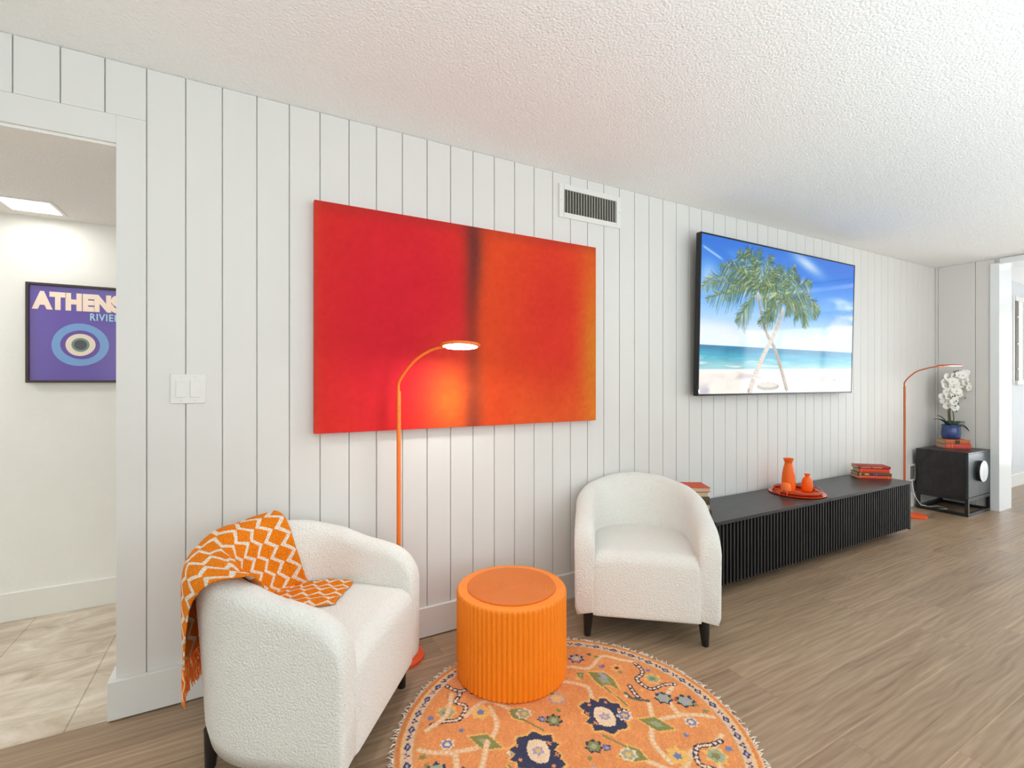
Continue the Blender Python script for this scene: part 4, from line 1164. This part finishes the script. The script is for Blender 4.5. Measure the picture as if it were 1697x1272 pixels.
for r,z_ in ((-.035,.445),(-.012,.452),(.0,.398),(.022,.375),(-.005,.352),(.09,.43),(.005,.30),(-.02,.690),(.0,.695),(.02,.70)):
    bm=bmesh.new(); bmesh.ops.create_icosphere(bm,subdivisions=2,radius=.0065); bmesh.ops.scale(bm,vec=(1,.8,1.3),verts=bm.verts)
    b_=obj('bud',bm,m_bud,t,smooth=True); b_.location=LP(r,-.055,z_-.02)

# ------------------------------------------------------------------ outlet box and cord by the far lamp
t=thing('wall_outlet','white boxed wall outlet with grey slotted face low on the wall beside the black cabinet','outlet',(5.700,WY,.262))
bm=bmesh.new(); 
box(bm,0,.015,-.022,0,0,.165,bev=.002); box(bm,.125,.14,-.022,0,0,.165,bev=.002); box(bm,.015,.125,-.022,0,.15,.165,bev=.002); box(bm,.015,.125,-.022,0,0,.015,bev=.002)
obj('cover_frame',bm,m_trim,t)
obj('slotted_face',bx(.015,.125,-.012,-.001,.015,.15),mat('grey slotted plastic',(128,126,120),rough=.5,bump=(120,.5,.002)),t)
P=[(5.745,2.232,.262),(5.745,2.215,.14),(5.755,2.17,.05),(5.80,2.15,.034),(5.845,2.14,.016),(5.90,2.165,.0065),(6.02,2.13,.0065),(5.97,2.04,.0065),(5.88,2.10,.0065),(5.91,2.17,.0120)]
tag(obj('power_cord',tube(catmull(P,8),.0035,8),mat('white cord',(228,228,226),rough=.4),smooth=True),'white power cord trailing over the floor under the black corner cabinet','cord')
# ------------------------------------------------------------------ round rug
RCX,RCY,RR=.999,1.372,.618
def draw_rug():
    nr,na=250,1080
    r=np.linspace(0,1,nr)**.85*RR; a=np.linspace(0,2*PI,na,endpoint=False)
    Rr,Aa=np.meshgrid(r,a,indexing='ij'); X=Rr*np.cos(Aa); Y=Rr*np.sin(Aa)
    q=.0042; KX=np.round(X/q)*q; KY=np.round(Y/q)*q     # knots
    rng=np.random.default_rng(2)
    A=lambda *c: np.array(c,float)
    def vn(x,y,s,seed):
        g=np.random.default_rng(seed).random((260,260)); xi=(x/s)%259; yi=(y/s)%259; i=xi.astype(int); j=yi.astype(int); fx=xi-i; fy=yi-j
        return g[i,j]*(1-fx)*(1-fy)+g[i+1,j]*fx*(1-fy)+g[i,j+1]*(1-fx)*fy+g[i+1,j+1]*fx*fy
    base=A(228,150,94)
    C=np.zeros(X.shape+(3,))+base
    # uneven dye in streaks
    ca,sa=math.cos(.9),math.sin(.9); u=KX*ca+KY*sa; v=-KX*sa+KY*ca
    n=vn(u+5,v*.0+3+v,.035,1)*.5+vn(u*.35+5,v+3,.007,5)*.5
    C=C*(1+.16*(n[...,None]-.5)*A(.5,.9,1.3))
    NAVY=A(66,68,92);CREAM=A(236,208,176);GREEN=A(140,138,84);LAV=A(170,160,186);BLUE=A(120,130,170);YEL=A(234,184,108);PALE=A(228,184,140);DG=A(96,104,92);SAGE=A(164,170,142);RED=A(190,84,70)
    def put(mk,c,al=1.0):
        C[mk]=C[mk]*(1-al)+c*al
    def stroke(P,w,c,al=1.0,dash=None):
        P=[tuple(p) for p in P]; acc=0
        for (x0,y0),(x1,y1) in zip(P,P[1:]):
            L=math.hypot(x1-x0,y1-y0)+1e-9; m=w+.01
            bb=(KX>min(x0,x1)-m)&(KX<max(x0,x1)+m)&(KY>min(y0,y1)-m)&(KY<max(y0,y1)+m)
            if not bb.any(): acc+=L; continue
            t=np.clip(((KX-x0)*(x1-x0)+(KY-y0)*(y1-y0))/L**2,0,1); d=np.hypot(KX-x0-t*(x1-x0),KY-y0-t*(y1-y0))
            mk=bb&(d<w)
            if dash: mk&=(((acc+t*L)%dash)<dash*.62)
            put(mk,c,al); acc+=L
    def poly(P,c,al=1.0):
        ins=np.zeros(KX.shape,bool); n=len(P)
        for i in range(n):
            x0,y0=P[i]; x1,y1=P[(i+1)%n]
            if y0==y1: continue
            cr=((KY<y0)!=(KY<y1)); xx=x0+(KY-y0)*(x1-x0)/(y1-y0); ins^=cr&(KX<xx)
        put(ins,c,al)
    def sp(P,n=6): return [(p.x,p.y) for p in catmull([(a_,b_,0) for a_,b_ in P],n)]
    def star(c,r0,r1,k,rot,col,al=1.0):
        poly([(c[0]+(r0 if i%2 else r1)*math.cos(rot+PI*i/k),c[1]+(r0 if i%2 else r1)*math.sin(rot+PI*i/k)) for i in range(2*k)],col,al)
    def blossom(c,s,cols,rot=0.0):
        star(c,s*.78,s*1.12,7,rot,cols[0]); star(c,s*.62,s*.85,6,rot+.3,cols[1]); star(c,s*.30,s*.45,5,rot,cols[2])
    for sg in (1,-1):
        T=lambda P: [(sg*a_,sg*b_) for a_,b_ in P]
        # pale tendrils
        for P in ([(.525,.019),(.455,-.01),(.423,-.048),(.406,-.113),(.466,-.153),(.501,-.186)],[(.1,.34),(.212,.328),(.287,.277),(.393,.32),(.449,.258),(.492,.214)],[(.349,-.015),(.318,-.057),(.284,-.109)],[(.10,.27),(.15,.242),(.2,.18),(.176,.119)],[(-.40,.12),(-.30,.10),(-.22,.16),(-.20,.26)],[(-.05,.40),(.0,.34),(-.04,.28),(.02,.24)],[(.30,-.26),(.20,-.30),(.14,-.22)],[(.45,-.26),(.36,-.30),(.30,-.40)]):
            Q=T(sp(P)); stroke(Q,.0105,PALE); stroke(Q,.0058,CREAM,.8,.018)
        # yellow-outlined leaves
        for P in ([(.265,.256),(.323,.219),(.326,.163),(.302,.103),(.292,.138),(.276,.155),(.254,.15),(.254,.203)],[(.221,.28),(.245,.262),(.213,.221),(.208,.246)],[(-.143,.215),(-.10,.20),(-.07,.16),(-.128,.138),(-.15,.17)],[(-.33,.16),(-.27,.14),(-.25,.06),(-.31,.08)],[(.03,.30),(.07,.27),(.06,.20),(.01,.24)]):
            c_=np.mean(P,0); O=[(c_[0]+(a_-c_[0])*1.22,c_[1]+(b_-c_[1])*1.22) for a_,b_ in P]
            poly(T(O),YEL,.85); poly(T(P),GREEN); I=[(c_[0]+(a_-c_[0])*.45,c_[1]+(b_-c_[1])*.45) for a_,b_ in P]; poly(T(I),SAGE,.8)
        poly(T([(.30,.235),(.318,.21),(.312,.18),(.29,.19)]),LAV)
        stroke(T([(.262,.146),(.268,.014)]),.006,YEL); stroke(T([(.262,.146),(.268,.014)]),.0035,GREEN)
        stroke(T([(-.12,.14),(-.085,.06)]),.004,GREEN)
        # bold vines, navy-cream-navy
        for P in ([(.485,.208),(.479,.162),(.455,.133),(.415,.123),(.408,.087),(.419,.043),(.487,.039),(.525,.019)],[(-.278,.423),(-.269,.386),(-.303,.35),(-.278,.307),(-.327,.257),(-.375,.27),(-.425,.278)],[(.357,.102),(.34,.053),(.336,.023)],[(.12,-.36),(.18,-.41),(.26,-.40),(.30,-.46)]):
            Q=T(sp(P,5)); stroke(Q,.0100,NAVY); stroke(Q,.0050,CREAM,1,.02)
        stroke(T(sp([(.312,.076),(.309,.046),(.33,.02),(.355,-.003)],4)),.007,DG)
        # medallion with serrated navy ring
        P=[(.135,.11),(.150,.095),(.167,.118),(.182,.084),(.20,.10),(.22,.087),(.222,.055),(.245,.04),(.235,.017),(.252,.0),(.225,-.014),(.235,-.04),(.20,-.05),(.187,-.075),(.15,-.066),(.12,-.075),(.10,-.04),(.072,-.03),(.085,.0),(.072,.02),(.102,.033),(.092,.06),(.106,.075),(.10,.10)]
        c_=(.16,.02); O=[(c_[0]+(a_-c_[0])*1.13,c_[1]+(b_-c_[1])*1.13) for a_,b_ in P]
        poly(T(O),YEL,.8); poly(T(P),NAVY)
        for p in ((.14,.088),(.205,.07),(.222,.015),(.105,.055),(.10,.0),(.205,-.045)): star((sg*p[0],sg*p[1]),.005,.010,4,0,A(226,150,96))
        I=[(.141,.061),(.155,.066),(.177,.057),(.192,.030),(.188,.0),(.177,-.023),(.154,-.044),(.125,-.035),(.108,-.013),(.117,.031)]
        poly(T(I),CREAM); star((sg*.152,sg*.01),.014,.024,6,.2,LAV); star((sg*.152,sg*.01),.006,.012,5,.2,YEL)
        # blossoms and filler
        blossom((sg*.28,sg*.361),.034,(NAVY,LAV,YEL)); blossom((sg*.482,sg*-.073),.038,(NAVY,SAGE,LAV),.3); blossom((sg*.409,sg*-.164),.026,(CREAM,BLUE,CREAM),.2)
        blossom((sg*.473,sg*.091),.036,(YEL,SAGE,GREEN)); blossom((sg*-.354,sg*.313),.040,(YEL,SAGE,GREEN),.3); blossom((sg*-.242,sg*.252),.040,(YEL,YEL,BLUE)); blossom((sg*-.103,sg*.168),.03,(CREAM,SAGE,YEL))
        blossom((sg*.392,sg*.22),.026,(YEL,base*1.02,NAVY),.3); blossom((sg*.052,sg*.178),.034,(LAV,YEL,PALE)); blossom((sg*-.025,sg*.085),.032,(NAVY,GREEN,SAGE),.2); blossom((sg*-.06,sg*.11),.016,(NAVY,BLUE,LAV)); blossom((sg*-.2,sg*.38),.034,(NAVY,LAV,SAGE)); blossom((sg*-.42,sg*.02),.036,(NAVY,SAGE,LAV)); blossom((sg*-.06,sg*.46),.030,(YEL,GREEN,NAVY)); blossom((sg*.13,sg*.44),.03,(CREAM,LAV,NAVY)); blossom((sg*-.22,sg*.02),.03,(CREAM,BLUE,YEL))
        for p,c_,s in (((.34,.258),BLUE,.017),((.498,.142),BLUE,.014),((.426,.006),BLUE,.013),((.367,.329),GREEN,.014),((.349,.36),DG,.013),((.385,.19),GREEN,.012),((.501,-.15),GREEN,.015),((.50,-.11),GREEN,.012),((-.309,.395),GREEN,.016),((-.417,.313),BLUE,.016),((.352,.262),RED,.010),((.455,-.05),RED,.010),((-.16,.30),GREEN,.012),((-.34,.20),BLUE,.012),((.20,.24),YEL,.014),((.02,.12),GREEN,.012),((.38,.06),YEL,.010),((.30,.06),CREAM,.010)):
            star((sg*p[0],sg*p[1]),s*.6,s,5,p[0]*9,c_)
    # border: pale guard band with navy lozenges, plain orange rim
    rr=np.hypot(KX,KY); band=(rr>.556)&(rr<.592); put(band,A(222,196,176),.85)
    put((rr>.552)&(rr<.557),A(214,164,110)); put((rr>.591)&(rr<.596),A(236,190,120))
    aa=(np.arctan2(KY,KX)%(2*PI))/(2*PI)*44; f=aa%1; k=aa.astype(int)
    loz=np.abs(rr-.574)/.013+np.abs(f-.3)/.26<1; lz2=np.abs(rr-.574)/.006+np.abs(f-.3)/.12<1
    put(loz&(rr<.592),NAVY); put(lz2,LAV); put((np.abs(rr-.574-.006*np.sin(f*30))<.0045)&(f>.6)&(f<.92),NAVY)
    put((rr>.596),A(222,140,86)*1.0); put((rr>.611),A(232,176,130))
    # knot to knot variation
    kn=vn(KX/q*1.0+500,KY/q*1.0+500,1.0,9)
    C*= (1+.10*(kn[...,None]-.5)); C*=(1+.05*(rng.random(X.shape)[...,None]-.5))
    Zz=.0095+.0007*(kn-.5)-.004*np.clip((Rr-.600)/.018,0,1)**2
    return X,Y,Zz,np.clip(C,0,255)
t=thing('round_rug','round orange patterned wool rug with white fringe under the orange drum stool','rug',(RCX,RCY,0))
X,Y,Zz,C=draw_rug()
color_grid('woven_face',X,Y,Zz,C,attr_mat('hand knotted wool',rough=.95,spec=.1,noise=(230,.12),bump=(420,.6,.002)),t,closed=True)
o=obj('backing',lathe([(.0001,0.0005),(RR-.001,0.0005),(RR,.003),(RR-.0005,.0052),(RR-.02,.0055)],256,capb=False,capt=False),mat('cotton backing',(226,206,184),rough=.9),t,smooth=True)
bm=bmesh.new(); rf=random.Random(8)
for k in range(620):
    a=2*PI*(k+rf.uniform(-.4,.4))/620
    if rf.random()<.18: continue
    ln=rf.uniform(.012,.030); d=Vector((math.cos(a),math.sin(a),0)); tg=Vector((-d.y,d.x,0)); p=d*(RR-.002)+Vector((0,0,.004)); pts=[p]; hd=rf.uniform(-1.2,1.2)
    for q in range(4):
        dd=(d*math.cos(hd)+tg*math.sin(hd)); p=p+dd*ln/4+Vector((0,0,rf.uniform(-.001,.0035) if q<2 else -.0012)); p.z=max(p.z,.0025); pts.append(p.copy()); hd+=rf.uniform(-.7,.7)
    tube(pts,[.0018,.0018,.0018,.0015,.0010],5,bm)
tag(obj('fringe',bm,mat('white cotton fringe',(236,222,208),rough=.9),t,smooth=True),kind='stuff')
